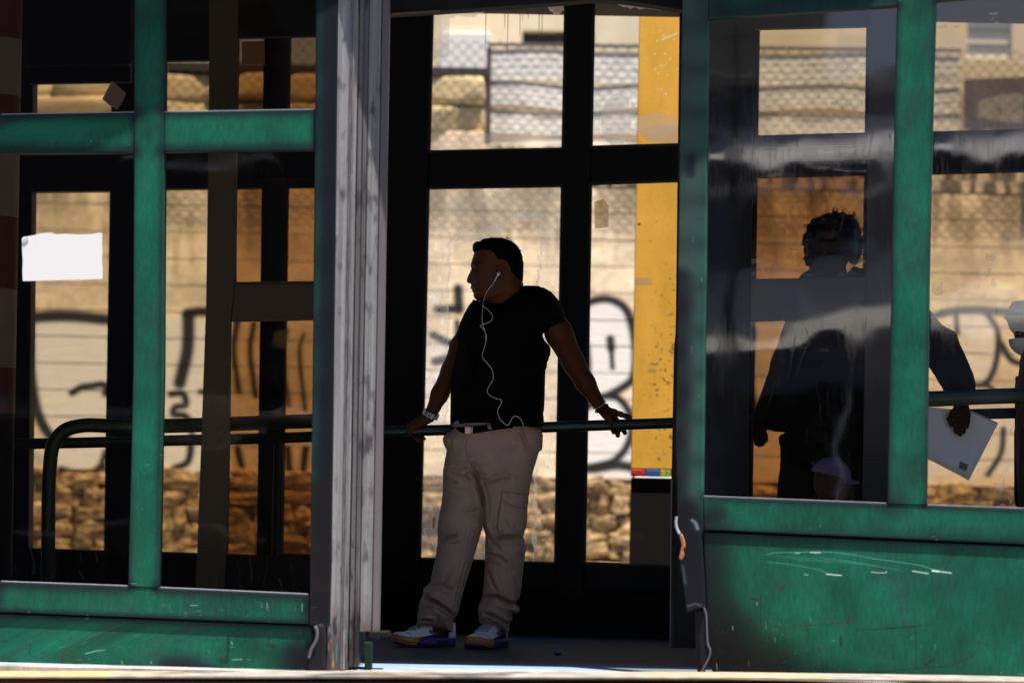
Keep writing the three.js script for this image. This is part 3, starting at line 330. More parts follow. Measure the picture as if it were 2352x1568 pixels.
{
  const d = thing('sliding_door', 'right green sliding door with long white scratches on its lower panel', 'sliding door'); RIGHT.put(d);
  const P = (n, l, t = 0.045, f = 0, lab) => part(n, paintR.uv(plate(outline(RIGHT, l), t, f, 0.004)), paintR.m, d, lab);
  P('stile', [[1569, -60], [1629, -60], [1627, 42], [1621, 640], [1614.7, 1140], [1616.5, 1217], [1612, 1230], [1619, 1340], [1621, 1394], [1610, 1396], [1593.5, 1401], [1578, 1406], [1571, 1354], [1564, 1309], [1561, 1284], [1566, 1256], [1568, 1234], [1560, 1222], [1555.5, 1192], [1556, 1130], [1552, 1020], [1556, 781], [1561, 400], [1568, 20]], 0.05, 0.002, 'sooty stile with a torn lower end');
  P('top_rail', [[1629, -120], [2500, -150], [2500, -30], [2151.6, 2.5], [2062, 13.8], [1627, 42]], 0.045, -0.003);
  P('mullion', [[2063, -2], [2152.5, -20], [2151.6, 2.5], [2141.5, 388], [2136, 655], [2130, 1160], [2039, 1156.7], [2048, 630], [2053.3, 353], [2060, 30]]);
  P('bottom_rail', [[1614.7, 1140], [2039, 1156.7], [2130, 1160], [2352, 1168], [2500, 1173], [2500, 1257], [2352, 1250], [2064, 1237.5], [1617, 1216.5]], 0.045, -0.003);
  P('kick_panel', [[1613.5, 1221], [2064, 1241.5], [2352, 1254], [2500, 1261], [2500, 1566], [2352, 1561], [1637, 1549.5], [1630, 1520], [1633, 1494], [1623, 1466], [1622, 1393]], 0.03, -0.012, 'dented lower panel with white scratches');
  part('gap_light_stop', plate(outline(RIGHT, [[1622, 1195], [2064, 1215], [2500, 1232], [2500, 1560], [1640, 1545]]), 0.012, -0.047), M.black, d);  // added plate, blocks light in the gap above the kick panel
  P('stile', [[2500, -150], [2580, -150], [2580, 1566], [2500, 1566]]);
  for (const l of [[[1627, 42], [2062, 13.8], [2039, 1156.7], [1614.7, 1140]], [[2151.6, 2.5], [2500, -30], [2500, 1173], [2130, 1160]]]) { const g = sheet(RIGHT, l); g.translate(0, 0, -0.024); part('pane', g, GR, d); }
  for (const l of [[[1616, 1139.6], [2038, 1156.2], [2038, 1154.4], [1616, 1137.8]], [[2131, 1159.6], [2480, 1171.6], [2480, 1170], [2131, 1158]]]) part('glazing_bead', plate(outline(RIGHT, l), 0.012, -0.006, 0.001), mat(lin(0.25, 0.25, 0.28), 0.4), d);
  part('rubber_gasket', plate(outline(RIGHT, [[1594, 1403], [1608, 1398], [1620, 1397], [1624, 1440], [1626, 1470], [1634, 1494], [1628, 1520], [1616, 1543], [1640, 1548], [1620, 1553], [1590, 1552], [1600, 1545], [1596, 1480]]), 0.03, -0.02, 0.008), M.rubber, d);
  part('gasket_fold', tube([[1617, 1394], [1622, 1410], [1624, 1450], [1626, 1478], [1632, 1494], [1629, 1510], [1621, 1526], [1612, 1543]].map(([x, y]) => { const p = RIGHT.uv(x, y); return V3(p.x, p.y, 0.0); }), 0.0035, 30), mat(lin(0.09, 0.09, 0.11), 0.4), d);
  part('torn_edge', tube([[1555, 1186], [1553.5, 1200], [1556, 1214], [1562, 1226]].map(([x, y]) => { const p = RIGHT.uv(x, y); return V3(p.x, p.y, 0.006); }), 0.005, 20), mat(lin(0.55, 0.52, 0.56), 0.35, { metalness: 0.5 }), d);
  part('rusty_tear', plate(rounded(outline(RIGHT, [[1562, 1228], [1567, 1226], [1573, 1240], [1575, 1256], [1571, 1262], [1572, 1276], [1567, 1285], [1561, 1283], [1563, 1268], [1566, 1252]])), 0.012, 0.008, 0.004), mat(lin(0.36, 0.13, 0.04), 0.7, { bumpMap: tGrain, bumpScale: 0.003 }), d, 'rusty orange tear in the stile');
}
// ---------------------------------------------------------------- inner door leaves parked behind the green ones (brown glass, grey frames)
const DIM = mat(lin(0.028, 0.026, 0.029), 0.65, { bumpMap: tGrain, bumpScale: 0.0003 });
function innerLeaf(name, label, face, list, panes, extra) {
  const d = thing(name, label, 'inner door'); face.put(d);
  for (const [n, l, m] of list) part(n, plate(outline(face, l), 0.04, 0, 0.004), m ?? M.inner, d);
  for (const l of panes) { const g = sheet(face, l); g.translate(0, 0, -0.02); part('pane', g, GB, d); }
}
innerLeaf('inner_door', 'grey framed inner door with brown glass behind the left green door', new Face(600, 9.75, -0.1), [
  ['stile', [[480, -60], [548, -60], [541, 360], [538, 660], [528, 740], [520, 1250], [505, 1500], [440, 1500], [452, 1260], [472, 700], [478, 300]]], ['cross_rail', [[538, 652], [845, 648], [845, 732], [531, 738]]], ['top_rail', [[548, -60], [845, -60], [845, 80], [546, 86]], M.frame], ['bottom_rail', [[519, 1275], [838, 1290], [836, 1505], [508, 1500]], M.black], ['bead', [[534, 651], [845, 647], [845, 643], [536, 647]]],
], [[[546, 86], [845, 80], [845, 648], [538, 652]], [[531, 738], [845, 732], [838, 1290], [519, 1275]]]);
innerLeaf('inner_door', 'dark framed inner door with orange brown glass behind the right green door', new Face(1700, 9.9, -0.12), [
  ['stile', [[1562, -60], [1735, -60], [1729, 400], [1726, 640], [1720, 760], [1716, 1490], [1640, 1490], [1538, 1487], [1541, 1180], [1548, 800], [1552, 760]], M.black], ['cross_rail', [[1726, 640], [1990, 636], [1990, 730], [1724, 738]], DIM], ['stile', [[2000, -60], [2062, -60], [2050, 640], [2040, 1500], [1976, 1500], [1990, 640]], DIM], ['top_rail', [[1735, -60], [2000, -60], [1997, 60], [1733, 66]], M.frame], ['bottom_rail', [[1716, 1330], [1978, 1342], [1976, 1500], [1714, 1492]], M.black], ['bead', [[1730, 346], [1994, 338], [1994, 332], [1730, 340]], M.black], ['edge_cover', [[1541, 1100], [1557, 1100], [1558, 1487], [1538, 1486.5]], mat(lin(0.085, 0.07, 0.08), 0.6)],
], [[[1730, 340], [1994, 332], [1990, 636], [1726, 640]], [[1724, 738], [1990, 730], [1978, 1342], [1716, 1330]]]);
{
  const f = new Face(600, 9.75, -0.1), g = plate(outline(f, [[553, 94], [605, 93], [606, 146], [554, 147]]), 0.002, -0.012, 0); g.rotateY(f.yaw);
  solo('tape_square', g, new THREE.MeshPhysicalMaterial({ color: lin(0.40, 0.22, 0.14), transmission: 0.4, thickness: 0, roughness: 0.95 }), 'brown paper square at the top of the brown glass', 'paper').position.copy(f.o);
}
// ---------------------------------------------------------------- aluminium door post between the left door and the opening
{
  const tAlu = texture(512, 2048, (x, y) => {
    const n = fbm(x / 8, y / 300, 71), f = fbm(x / 4, y / 10, 72), low = smooth(900, 2048, y), d = smooth(0.58, 0.95, fbm(x / 60, y / 60, 73, 5) + 0.20 * low * smooth(0.35, 0.7, fbm(x / 40, y / 300, 74))), v = 146 + 76 * (n - 0.5) + 22 * (f - 0.5);
    const foot = smooth(1830, 2010, y + 60 * (fbm(x / 30, 3, 75) - 0.5)), k = clamp(d * 0.8 + foot * 0.75);
    return [lerp(v, 62, k), lerp(v * 0.985, 54, k), lerp(v, 60, k)];
  }, true, (g) => { const r = rng(31); for (let i = 0; i < 70; i++) { const x = r() * 512, y = 1900 + r() * 148; g.globalAlpha = 0.5; g.fillStyle = ['#4f9aa8', '#b7b04a', '#7a3b2a', '#2b2328'][i % 4]; g.beginPath(); g.ellipse(x, y, 2 + 8 * r(), 4 + 26 * r() ** 2, 0, 0, TAU); g.fill(); } for (let i = 0; i < 26; i++) { const x = r() * 512, y = r() * 1900; stroke(g, [[x, y], [x + 2 * (r() - 0.5), y + 30 * r()]], 1 + 2 * r(), '#2a262c', 0.5); } });
  const alu = new THREE.MeshStandardMaterial({ map: tAlu, metalness: 0.55, roughness: 0.4, bumpMap: tGrain, bumpScale: 0.0003 });
  const alu2 = mat(lin(0.42, 0.40, 0.42), 0.45, { metalness: 0.3, map: tAlu });  // darker copy of the aluminium, groove shade put into its colour
  const post = thing('door_post', 'streaked aluminium door post with ridges beside the open doorway', 'door post');
  const F = new Face(776, 9.3, 0); F.put(post);
  // each profile: cross-section (x, z in metres from the left edge), swept between a lower and an upper place; the foot leans with the measured edge
  function profile(name, section, yTop, yBot, m, lab) {
    const a = F.uv(776 - 0.0165 * yTop, yTop), b = F.uv(776 - 0.0165 * yBot, yBot), pos = [], uv = [], n = section.length;
    for (let i = 0; i < n - 1; i++) for (const [k, top] of [[i, 0], [i + 1, 0], [i + 1, 1], [i, 0], [i + 1, 1], [i, 1]]) { const e = top ? a : b; pos.push(section[k][0] + e.x, e.y, section[k][1]); uv.push(clamp((section[k][0] + 0.03) / 0.22), e.y / 2.7); }
    const g = new THREE.BufferGeometry(); g.setAttribute('position', new THREE.Float32BufferAttribute(pos, 3)); g.setAttribute('uv', new THREE.Float32BufferAttribute(uv, 2)); g.computeVertexNormals(); return part(name, g, m, post, lab);
  }
  const arc = (x0, z0, x1, z1, h, n = 8) => [...Array(n + 1)].map((_, i) => { const t = i / n, nx = z0 - z1, nz = x1 - x0, l = Math.hypot(nx, nz), s = Math.sin(t * Math.PI) * h; return [lerp(x0, x1, t) + nx / l * s, lerp(z0, z1, t) + nz / l * s]; });
  profile('main_profile', [[-0.02, -0.09], [-0.004, -0.012], [0.0, -0.006], [0.038, -0.040], ...arc(0.040, -0.040, 0.060, -0.056, 0.008), [0.068, -0.064], [0.070, -0.20]], -120, 1541, alu);
  { const a = F.uv(776 + 2, -120), b = F.uv(776 - 0.0165 * 1538, 1538); part('highlight_bead', tube([V3(a.x + 0.050, a.y, -0.045), V3((a.x + b.x) / 2 + 0.050, (a.y + b.y) / 2, -0.045), V3(b.x + 0.050, b.y, -0.045)], 0.0095, 20, 12), new THREE.MeshStandardMaterial({ color: lin(0.80, 0.79, 0.81), metalness: 0.45, roughness: 0.38, map: tAlu }), post); }  // extra tube in brighter metal, stands in for the highlight along the bead
  part('twisted_wire', tube([[806, 1240], [809, 1250], [806, 1258], [815, 1256], [822, 1262], [814, 1268], [819, 1276]].map(([x, y]) => { const p = F.uv(x, y); return V3(p.x, p.y, -0.050); }), 0.0014, 30, 5), M.rubber, post);
  profile('track_profile', [[0.070, -0.085], [0.074, -0.066], [0.086, -0.078], [0.087, -0.084], [0.091, -0.084], [0.092, -0.078], [0.104, -0.092], [0.105, -0.2]], -120, 1533, alu2);
  profile('side_profile', [[0.106, -0.2], [0.1065, -0.096], [0.110, -0.094], [0.142, -0.130], [0.146, -0.134], [0.1475, -0.145], [0.1475, -0.22]], -120, 1452, alu);
  profile('edge_cover', [[0.149, -0.22], [0.149, -0.140], [0.152, -0.138], [0.172, -0.160], [0.174, -0.163], [0.174, -0.23]], -120, 1452, mat(lin(0.14, 0.125, 0.14), 0.45, { metalness: 0.3, bumpMap: tGrain, bumpScale: 0.001 }));
  const b1 = plate(outline(F, [[834, 1454], [890, 1454], [891, 1464], [888, 1467], [868, 1466], [866, 1472], [836, 1470]]), 0.08, -0.13); part('base_bracket', b1, M.black, post);
  const ft = plate(outline(F, [[833, 1478], [851, 1478], [850, 1538], [833, 1540]]), 0.05, -0.10); part('foot', ft, new THREE.MeshPhysicalMaterial({ color: lin(0.006, 0.022, 0.016), roughness: 0.7, specularIntensity: 0.3 }), post, 'dark green foot of the post');
}
// ---------------------------------------------------------------- handrails of dark green tube
{
  const pipe = (name, label, pts, r, posts, group) => { const t = thing(name, label, 'handrail', group); part('rail', tube(pts, r, pts.length * 10, 14), M.rail, t); for (const [x, y, d] of posts) { const p = H(x, y, d), a = p.y - FLOOR, g = new THREE.CylinderGeometry(r * 0.95, r * 0.95, a, 14); g.translate(p.x, FLOOR + a / 2, p.z - 0.0); part('post', g, M.rail, t); const fl = new THREE.CylinderGeometry(0.06, 0.06, 0.012, 18); fl.translate(p.x, FLOOR + 0.008, p.z); part('flange', fl, M.rail, t); } };
  pipe('handrail', 'long dark green rail that the man leans on', [[-60, 1022], [374, 1012], [713, 1003], [893, 991.5], [1176, 983.5], [1488, 973], [1700, 967], [2140, 954], [2380, 947], [2600, 940]].map(([x, y]) => H(x, y, 11.2)), 0.0235, [[2075, 956, 11.2], [640, 1005, 11.2]]);
  const bend = [[109, 1500], [110, 1200], [113, 1080], [122, 1020], [145, 990], [185, 977.5], [260, 978], [374, 978], [713, 967], [800, 965]].map(([x, y], i) => H(x, y, i === 0 ? 10.35 : 10.3)); bend[0].y = FLOOR;
  pipe('handrail', 'dark green rail bent down to the floor behind the left door', bend, 0.028, []);
  const hoop = [[2096, 1500], [2096, 1100], [2097, 960], [2103, 930], [2120, 918], [2160, 915.5], [2260, 911], [2420, 906], [2700, 900]].map(([x, y]) => H(x, y, 9.85)); hoop[0].y = FLOOR;
  pipe('handrail', 'thick green rail in front of the arm that holds the folder', hoop, 0.030, []);
}
// ---------------------------------------------------------------- across the road behind: painted block wall on a rubble base, old stone above, fence, sheets, houses
const FAR = new Face(1176, 19.9, 0, 0);
{
  const g0 = FAR.uv(-300, 1100).x, g1 = FAR.uv(2660, 1100).x, yTop = FAR.uv(1176, 425).y, yBot = FAR.uv(1176, 1097).y;
  const uvT = (px, py) => { const p = FAR.uv(px, py); return [(p.x - g0) / (g1 - g0) * 2048, (yTop - p.y) / (yTop - yBot) * 512]; };
  const tWall = texture(2048, 512, (x, y) => {                                   // weathered paint, damp stains at the top
    const n = fbm(x / 60, y / 40, 81), f = fbm(x / 9, y / 9, 82), st = smooth(0.38, 0.7, fbm(x / 30, y / 160, 83)) * smooth(190, 0, y), st2 = smooth(0.62, 0.8, fbm(x / 16, y / 90, 84)) * smooth(330, 90, y), d = 1 + 0.34 * (n - 0.5) + 0.20 * (f - 0.5);
    const k = clamp(st * 0.7 + st2 * 0.3); return [lerp(240, 144, k) * d, lerp(216, 122, k) * d, lerp(184, 94, k) * d];
  }, true, (g) => {
    const T = (l) => l.map(([x, y]) => uvT(x, y)), fill = (l, c, a = 1) => { g.globalAlpha = a; g.fillStyle = c; g.beginPath(); T(l).forEach(([x, y], i) => i ? g.lineTo(x, y) : g.moveTo(x, y)); g.closePath(); g.fill(); g.globalAlpha = 1; }, S = 2048 / 2960;
    const ink = (l, w, a = 0.92) => { const c = new THREE.CatmullRomCurve3(l.map(([x, y]) => V3(x, y, 0)), false, 'centripetal').getPoints(l.length * 8).map((p) => [p.x, p.y]); stroke(g, T(c), w * 0.8 * S, '#0c0a0f', a * 0.7); stroke(g, T(c), w * 1.1 * S, '#0c0a0f', a * 0.55); stroke(g, T(c), (w * 1.3 + 3) * S, '#0c0a0f', 0.3); stroke(g, T(c), (w * 1.5 + 8) * S, '#0c0a0f', 0.10); }, curve = (l) => new THREE.CatmullRomCurve3(l.map(([x, y]) => V3(x, y, 0)), true, 'centripetal').getPoints(80).map((p) => [p.x, p.y]);
    const PALE = '#efe8e2';
    // left: big pale letters
    fill([[60, 735], [262, 735], [262, 1085], [150, 1090], [95, 1010], [70, 860]], PALE, 0.92); fill([[380, 735], [480, 735], [480, 1095], [378, 1095]], PALE, 0.9);
    ink([[55, 730], [150, 726], [262, 735]], 22); ink([[66, 735], [70, 860], [90, 960], [128, 1012], [150, 1005]], 18); ink([[165, 902], [185, 890], [210, 886], [240, 884], [242, 905]], 12); ink([[245, 1040], [230, 1075], [190, 1092], [140, 1080]], 16);
    ink([[430, 722], [452, 716], [480, 716]], 18); ink([[432, 722], [430, 800], [412, 880]], 22); ink([[392, 905], [420, 905], [425, 930], [402, 935], [398, 950], [425, 955], [440, 985]], 12); ink([[460, 900], [474, 900]], 10); ink([[440, 1000], [430, 1060], [400, 1075]], 12);
    for (let i = 0; i < 5; i++) ink([[545 + i * 38, 735 + 8 * i], [536 + i * 38, 800], [548 + i * 38, 900 + 10 * i]], 10 - i, 0.6);
    ink([[545, 1030], [556, 1080]], 12, 0.8); ink([[660, 1030], [668, 1085], [690, 1090], [702, 1030]], 12, 0.85);
    // behind the man
    fill([[975, 770], [1060, 775], [1060, 990], [975, 990]], PALE, 0.6); fill([[975, 668], [1010, 668], [1010, 700], [975, 700]], PALE, 0.6); ink([[1052, 662], [1054, 712]], 16); ink([[1006, 711], [1052, 709]], 16, 0.9); ink([[995, 770], [1030, 786], [1060, 790]], 14, 0.85); ink([[1000, 830], [1040, 822], [1060, 822]], 16, 0.8); ink([[1050, 740], [1052, 790]], 10, 0.6);
    // the round letters by the yellow column
    fill(curve([[1350, 705], [1398, 692], [1440, 715], [1458, 790], [1454, 870], [1420, 900], [1450, 950], [1452, 1010], [1410, 1070], [1350, 1085], [1290, 1060], [1285, 900], [1280, 760]]), PALE, 1); fill([[1290, 1000], [1640, 1000], [1640, 1096], [1290, 1096]], PALE, 0.9);
    ink([[1290, 800], [1320, 715], [1365, 690], [1402, 688], [1436, 708], [1456, 765], [1460, 840], [1452, 872], [1425, 893], [1404, 905]], 15); ink([[1348, 790], [1352, 830], [1350, 900]], 9, 0.8);
    ink([[1402, 778], [1404, 800]], 14); ink([[1404, 800], [1407, 845]], 7); ink([[1350, 935], [1385, 910], [1416, 912], [1442, 940], [1452, 980], [1440, 1025], [1410, 1058], [1360, 1072]], 13); ink([[1290, 1066], [1360, 1076], [1420, 1068], [1480, 1080]], 18);
    // right end
    fill(curve([[2170, 740], [2200, 716], [2280, 720], [2292, 790], [2285, 860], [2240, 885], [2180, 880]]), PALE, 0.7); fill([[2130, 940], [2420, 925], [2420, 1090], [2130, 1090]], PALE, 0.55); ink([[2120, 735], [2180, 716], [2240, 712], [2310, 716], [2400, 708]], 15, 0.75); ink([[2196, 716], [2200, 765]], 8, 0.8); ink([[2270, 722], [2292, 760], [2291, 820], [2278, 862], [2262, 882], [2230, 884]], 10); ink([[2262, 882], [2280, 892]], 8); ink([[2300, 790], [2330, 830], [2400, 835]], 12); ink([[2306, 985], [2300, 1040], [2270, 1090]], 9, 0.8);
    fill([[1730, 745], [1790, 745], [1790, 960], [1730, 960]], PALE, 0.5); ink([[1728, 760], [1724, 880], [1740, 960]], 14, 0.8);
    g.globalAlpha = 0.25; g.fillStyle = '#4f7fa8'; const p = uvT(80, 1040); g.fillRect(p[0], p[1], 30 * S, 30 * S); g.globalAlpha = 1;
  });
  tWall.wrapS = tWall.wrapT = THREE.ClampToEdgeWrapping;
  const paint = mat(lin(1, 1, 1), 0.9, { map: tWall, bumpMap: tGrain, bumpScale: 0.004 });
  const w = thing('graffiti_wall', 'sunlit cream block wall with black and white bubble graffiti across the road', 'wall'); FAR.put(w);
  const mortar = mat(lin(0.20, 0.145, 0.10), 0.95), r = rng(41);
  const back = box(g1 - g0, yTop - yBot + 0.1, 0.2, (g0 + g1) / 2, (yTop + yBot) / 2, -0.115, 0); part('wall_core', back, mortar, w);
  const rows = Math.round((yTop - yBot) / 0.197), rh = (yTop - yBot) / rows;
  for (let j = 0; j < rows; j++) { let x = g0 - (j % 2) * 0.2; while (x < g1) { const bw = 0.40, a = Math.max(x, g0), b = Math.min(x + bw, g1); if (b - a > 0.05) { const y0 = yBot + j * rh, o = 0.003 * r(), g = new THREE.BoxGeometry(b - a - 0.0006, rh - 0.005 - 0.006 * r(), 0.1); g.rotateZ(0.003 * (r() - 0.5)); g.translate((a + b) / 2, y0 + rh / 2, -0.05 + o); setUV(g, (X, Y) => [clamp((X - g0) / (g1 - g0), 0.001, 0.999), clamp((Y - yBot) / (yTop - yBot), 0.002, 0.998)]); part('block', g, paint, w); } x += bw; } }
  // stained concrete beam on the blocks
  const tBeam = texture(512, 128, (x, y) => { const st = smooth(0.45, 0.7, fbm(x / 9, y / 60, 86)), n = fbm(x / 20, y / 20, 87), d = 1 + 0.3 * (n - 0.5); return [lerp(222, 110, st) * d, lerp(196, 90, st) * d, lerp(160, 68, st) * d]; });
  const beam = box(g1 - g0, 0.30, 0.22, (g0 + g1) / 2, yTop + 0.152, -0.105, 0.01); setUV(beam, (x, y) => [x / 3, y]); part('concrete_beam', beam, mat(lin(1, 1, 1), 0.92, { map: tBeam, bumpMap: tGrain, bumpScale: 0.004 }), w);
}
const tRock = texture(256, 256, (x, y) => { const n = fbm(x / 22, y / 22, 251), m = smooth(0.35, 0.62, fbm(x / 40, y / 40, 255)), v = 0.65 + 0.6 * n; return [clamp(lerp(150, 250, m) * v, 0, 255), clamp(lerp(124, 222, m) * v, 0, 255), clamp(lerp(94, 176, m) * v, 0, 255)]; });
const tPale = texture(256, 256, (x, y) => { const n = fbm(x / 16, y / 16, 271), v = 0.86 + 0.28 * (n - 0.5); return [244 * v, 222 * v, 188 * v]; });
function stones(parent, face, x0, x1, y0, y1, sw, sh, seed, tones, zAmp, boxy = 0.6, rough = 0.5, deep = 0.34, map = tRock) {   // irregular field stones laid in rough rows
  const r = rng(seed), rows = Math.max(1, Math.round((y1 - y0) / sh)), rh = (y1 - y0) / rows, mats = tones.map((c) => mat(c, 0.95, { map, flatShading: boxy < 0.9, bumpMap: tGrain, bumpScale: 0.01 }));
  const shapes = [...Array(9)].map((_, k) => { const g = new THREE.IcosahedronGeometry(0.5, boxy > 0.9 ? 3 : 2), p = g.attributes.position, v = V3(); for (let i = 0; i < p.count; i++) { v.fromBufferAttribute(p, i); const q = v.clone().multiplyScalar(lerp(1, 0.5 / Math.max(Math.abs(v.x), Math.abs(v.y), Math.abs(v.z)), boxy)); const d = 1 + rough * (fbm(v.x * 3.6 + k * 9 + 20, v.y * 3.6 + v.z * 2.1 + 20, 200 + k, 4) - 0.5); p.setXYZ(i, q.x * d, q.y * d, q.z * d); } const m0 = mergeVertices((g.deleteAttribute('normal'), g.deleteAttribute('uv'), g)), m = boxy > 0.9 ? m0 : m0.toNonIndexed(); m.computeVertexNormals(); m.computeBoundingBox(); const b = m.boundingBox.getSize(V3()); m.scale(1 / b.x, 1 / b.y, 1 / b.z); return setUV(m, (x, y) => [x + k * 0.37, y + k * 0.21]); });
  for (let j = 0; j < rows; j++) { let x = x0 - sw * r(); while (x < x1) { const wd = Math.min(sw * (boxy > 0.9 ? 0.6 + 0.8 * r() : 0.35 + 1.4 * r() ** 1.5), x1 - x + 0.02), h = rh * (boxy > 0.9 ? 0.95 + 0.1 * r() : 0.7 + 0.8 * r()), s = part('stone', shapes[Math.floor(r() * 9)], mats[Math.floor(r() * mats.length)], parent); s.position.set(x + wd / 2, y0 + (j + 0.5) * rh + rh * 0.2 * (r() - 0.5), zAmp * (r() - 0.6)); s.scale.set(wd * 1.06, h * 1.08, deep); s.rotation.set(0.5 * (r() - 0.5), 0.4 * (r() - 0.5), (boxy > 0.8 ? 0.05 : 0.5) * (r() - 0.5)); x += wd * 0.97; } }
}
{
  const b = thing('stone_base', 'rough tan rubble stone base under the painted blocks', 'stone base'); FAR.put(b);
  const x0 = FAR.uv(-40, 1200).x, x1 = FAR.uv(2460, 1200).x, y1 = FAR.uv(1176, 1106).y;
  part('mortar_bed', box(x1 - x0 + 2, y1, 0.3, (x0 + x1) / 2, y1 / 2, -0.138, 0), mat(lin(0.42, 0.30, 0.19), 0.95, { map: tRock, bumpMap: tGrain, bumpScale: 0.01 }), b);
  stones(b, FAR, x0, x1, y1 - 0.84, y1 + 0.02, 0.24, 0.115, 51, [lin(0.74, 0.63, 0.48), lin(0.54, 0.45, 0.33), lin(0.86, 0.76, 0.60), lin(0.36, 0.29, 0.20), lin(0.62, 0.52, 0.38)], 0.03, 0.72, 0.75, 0.13);
  part('plinth', box(x1 - x0 + 2, y1 - 0.84, 0.36, (x0 + x1) / 2, (y1 - 0.84) / 2, -0.13, 0.02), mat(lin(0.30, 0.23, 0.16), 0.95, { bumpMap: tGrain, bumpScale: 0.01 }), b);
}
{
  const u = thing('old_stone_wall', 'old cream stone wall with dark open joints above the concrete beam', 'stone wall'); FAR.put(u);
  const x0 = FAR.uv(-60, 250).x, x1 = FAR.uv(1122, 250).x, y0 = FAR.uv(600, 360).y, y1 = FAR.uv(600, 172).y;
  part('mortar_bed', box(x1 - x0, y1 - y0 + 0.15, 0.3, (x0 + x1) / 2, (y0 + y1) / 2, -0.185, 0), mat(lin(0.07, 0.05, 0.042), 0.95), u);
  { const yb = FAR.uv(600, 294).y, g = box(x1 - x0 - 0.06, yb - y0, 0.2, (x0 + x1) / 2, (y0 + yb) / 2, -0.06, 0.01); const t = texture(512, 128, (x, y) => { const v = 0.8 + 0.4 * fbm(x / 8, y / 120, 261); return [clamp(232 * v, 0, 255), clamp(206 * v, 0, 255), clamp(172 * v, 0, 255)]; }); setUV(g, (x, y) => [x / 3, y]); part('render_band', g, mat(lin(1, 1, 1), 0.9, { map: t }), u); }
  stones(u, FAR, x0 + 0.05, x1 - 0.06, FAR.uv(600, 294).y, y1 - 0.01, 0.62, 0.20, 61, [lin(1.0, 0.90, 0.74), lin(0.92, 0.82, 0.66), lin(1.0, 0.95, 0.80)], 0.006, 0.985, 0.06, 0.12, tPale);
  const cap = box(x1 - x0, 0.07, 0.42, (x0 + x1) / 2, y1 + 0.045, -0.16, 0.01); part('coping', cap, mat(lin(0.03, 0.026, 0.026), 0.9), u, 'blackened coping');
  const x2 = FAR.uv(2500, 250).x; part('rear_parapet', box(x2 - x1, y1 - y0 + 0.1, 0.2, (x1 + x2) / 2, (y0 + y1) / 2 - 0.04, -0.5, 0), mat(lin(0.45, 0.36, 0.27), 0.95), u);
}
{
  // corrugated sheets, laid in bands like a shutter
  const s = thing('corrugated_fence', 'grey white ribbed metal sheets standing on the wall behind the mesh', 'sheet fence'); const F = new Face(1176, 20.05, 0, 0); F.put(s);
  const tS = texture(512, 256, (x, y) => { const n = fbm(x / 30, y / 20, 91), d = smooth(0.6, 0.8, fbm(x / 60, y / 10, 92)), v = 205 + 50 * (n - 0.5); return [lerp(v, 120, d * 0.6), lerp(v * 0.985, 112, d * 0.6), lerp(v * 0.97, 104, d * 0.6)]; });
  const m = mat(lin(1.0, 0.99, 0.98), 0.7, { map: tS });
  const bands = [[1120, 110, 1300, 106], [2220, 128, 0, 0]];
  const rows = [[108, 184], [184, 246], [246, 306], [306, 352]];
  for (const [a, b] of [[1124, 1470], [1470, 1840], [1840, 2205]]) rows.forEach(([y0, y1], j) => {
    const off = (b - 1124) * 0.012, p0 = F.uv(a, y0 + off), p1 = F.uv(b, y1 + off), n = 22, pos = [], ind = [], uvs = [];
    for (let i = 0; i <= n; i++) { const t = i / n, y = lerp(p0.y, p1.y, t), z = 0.011 * t + 0.0012 * Math.sin(t * 26) + (t < 0.08 ? 0.010 * (1 - t / 0.08) : 0) - 0.001 * j; for (let k = 0; k <= 12; k++) { const q = k / 12, sag = 0.02 * Math.sin(q * 6 + j * 1.7 + a) * (j % 2 ? 1 : 0.5); pos.push(lerp(p0.x, p1.x - 0.006, q), y + sag, z + 0.01 * Math.sin(q * 9 + a)); uvs.push(lerp(p0.x, p1.x, q) / 2, y); } }
    for (let i = 0; i < n; i++) for (let k = 0; k < 12; k++) { const c = i * 13 + k; ind.push(c, c + 13, c + 1, c + 1, c + 13, c + 14); }
    const g = new THREE.BufferGeometry(); g.setAttribute('position', new THREE.Float32BufferAttribute(pos, 3)); g.setAttribute('uv', new THREE.Float32BufferAttribute(uvs, 2)); g.setIndex(ind); g.computeVertexNormals(); part('sheet', g, m, s);
  });
  part('edge_post', plate(outline(F, [[1118, 108], [1129, 108], [1127, 350], [1116, 350]]), 0.06, 0.012), mat(lin(0.05, 0.045, 0.05), 0.8), s);
  part('top_bar', plate(outline(F, [[1120, 104], [2210, 118], [2210, 112], [1120, 98]]), 0.05, 0.012), mat(lin(0.10, 0.09, 0.09), 0.7), s);
}
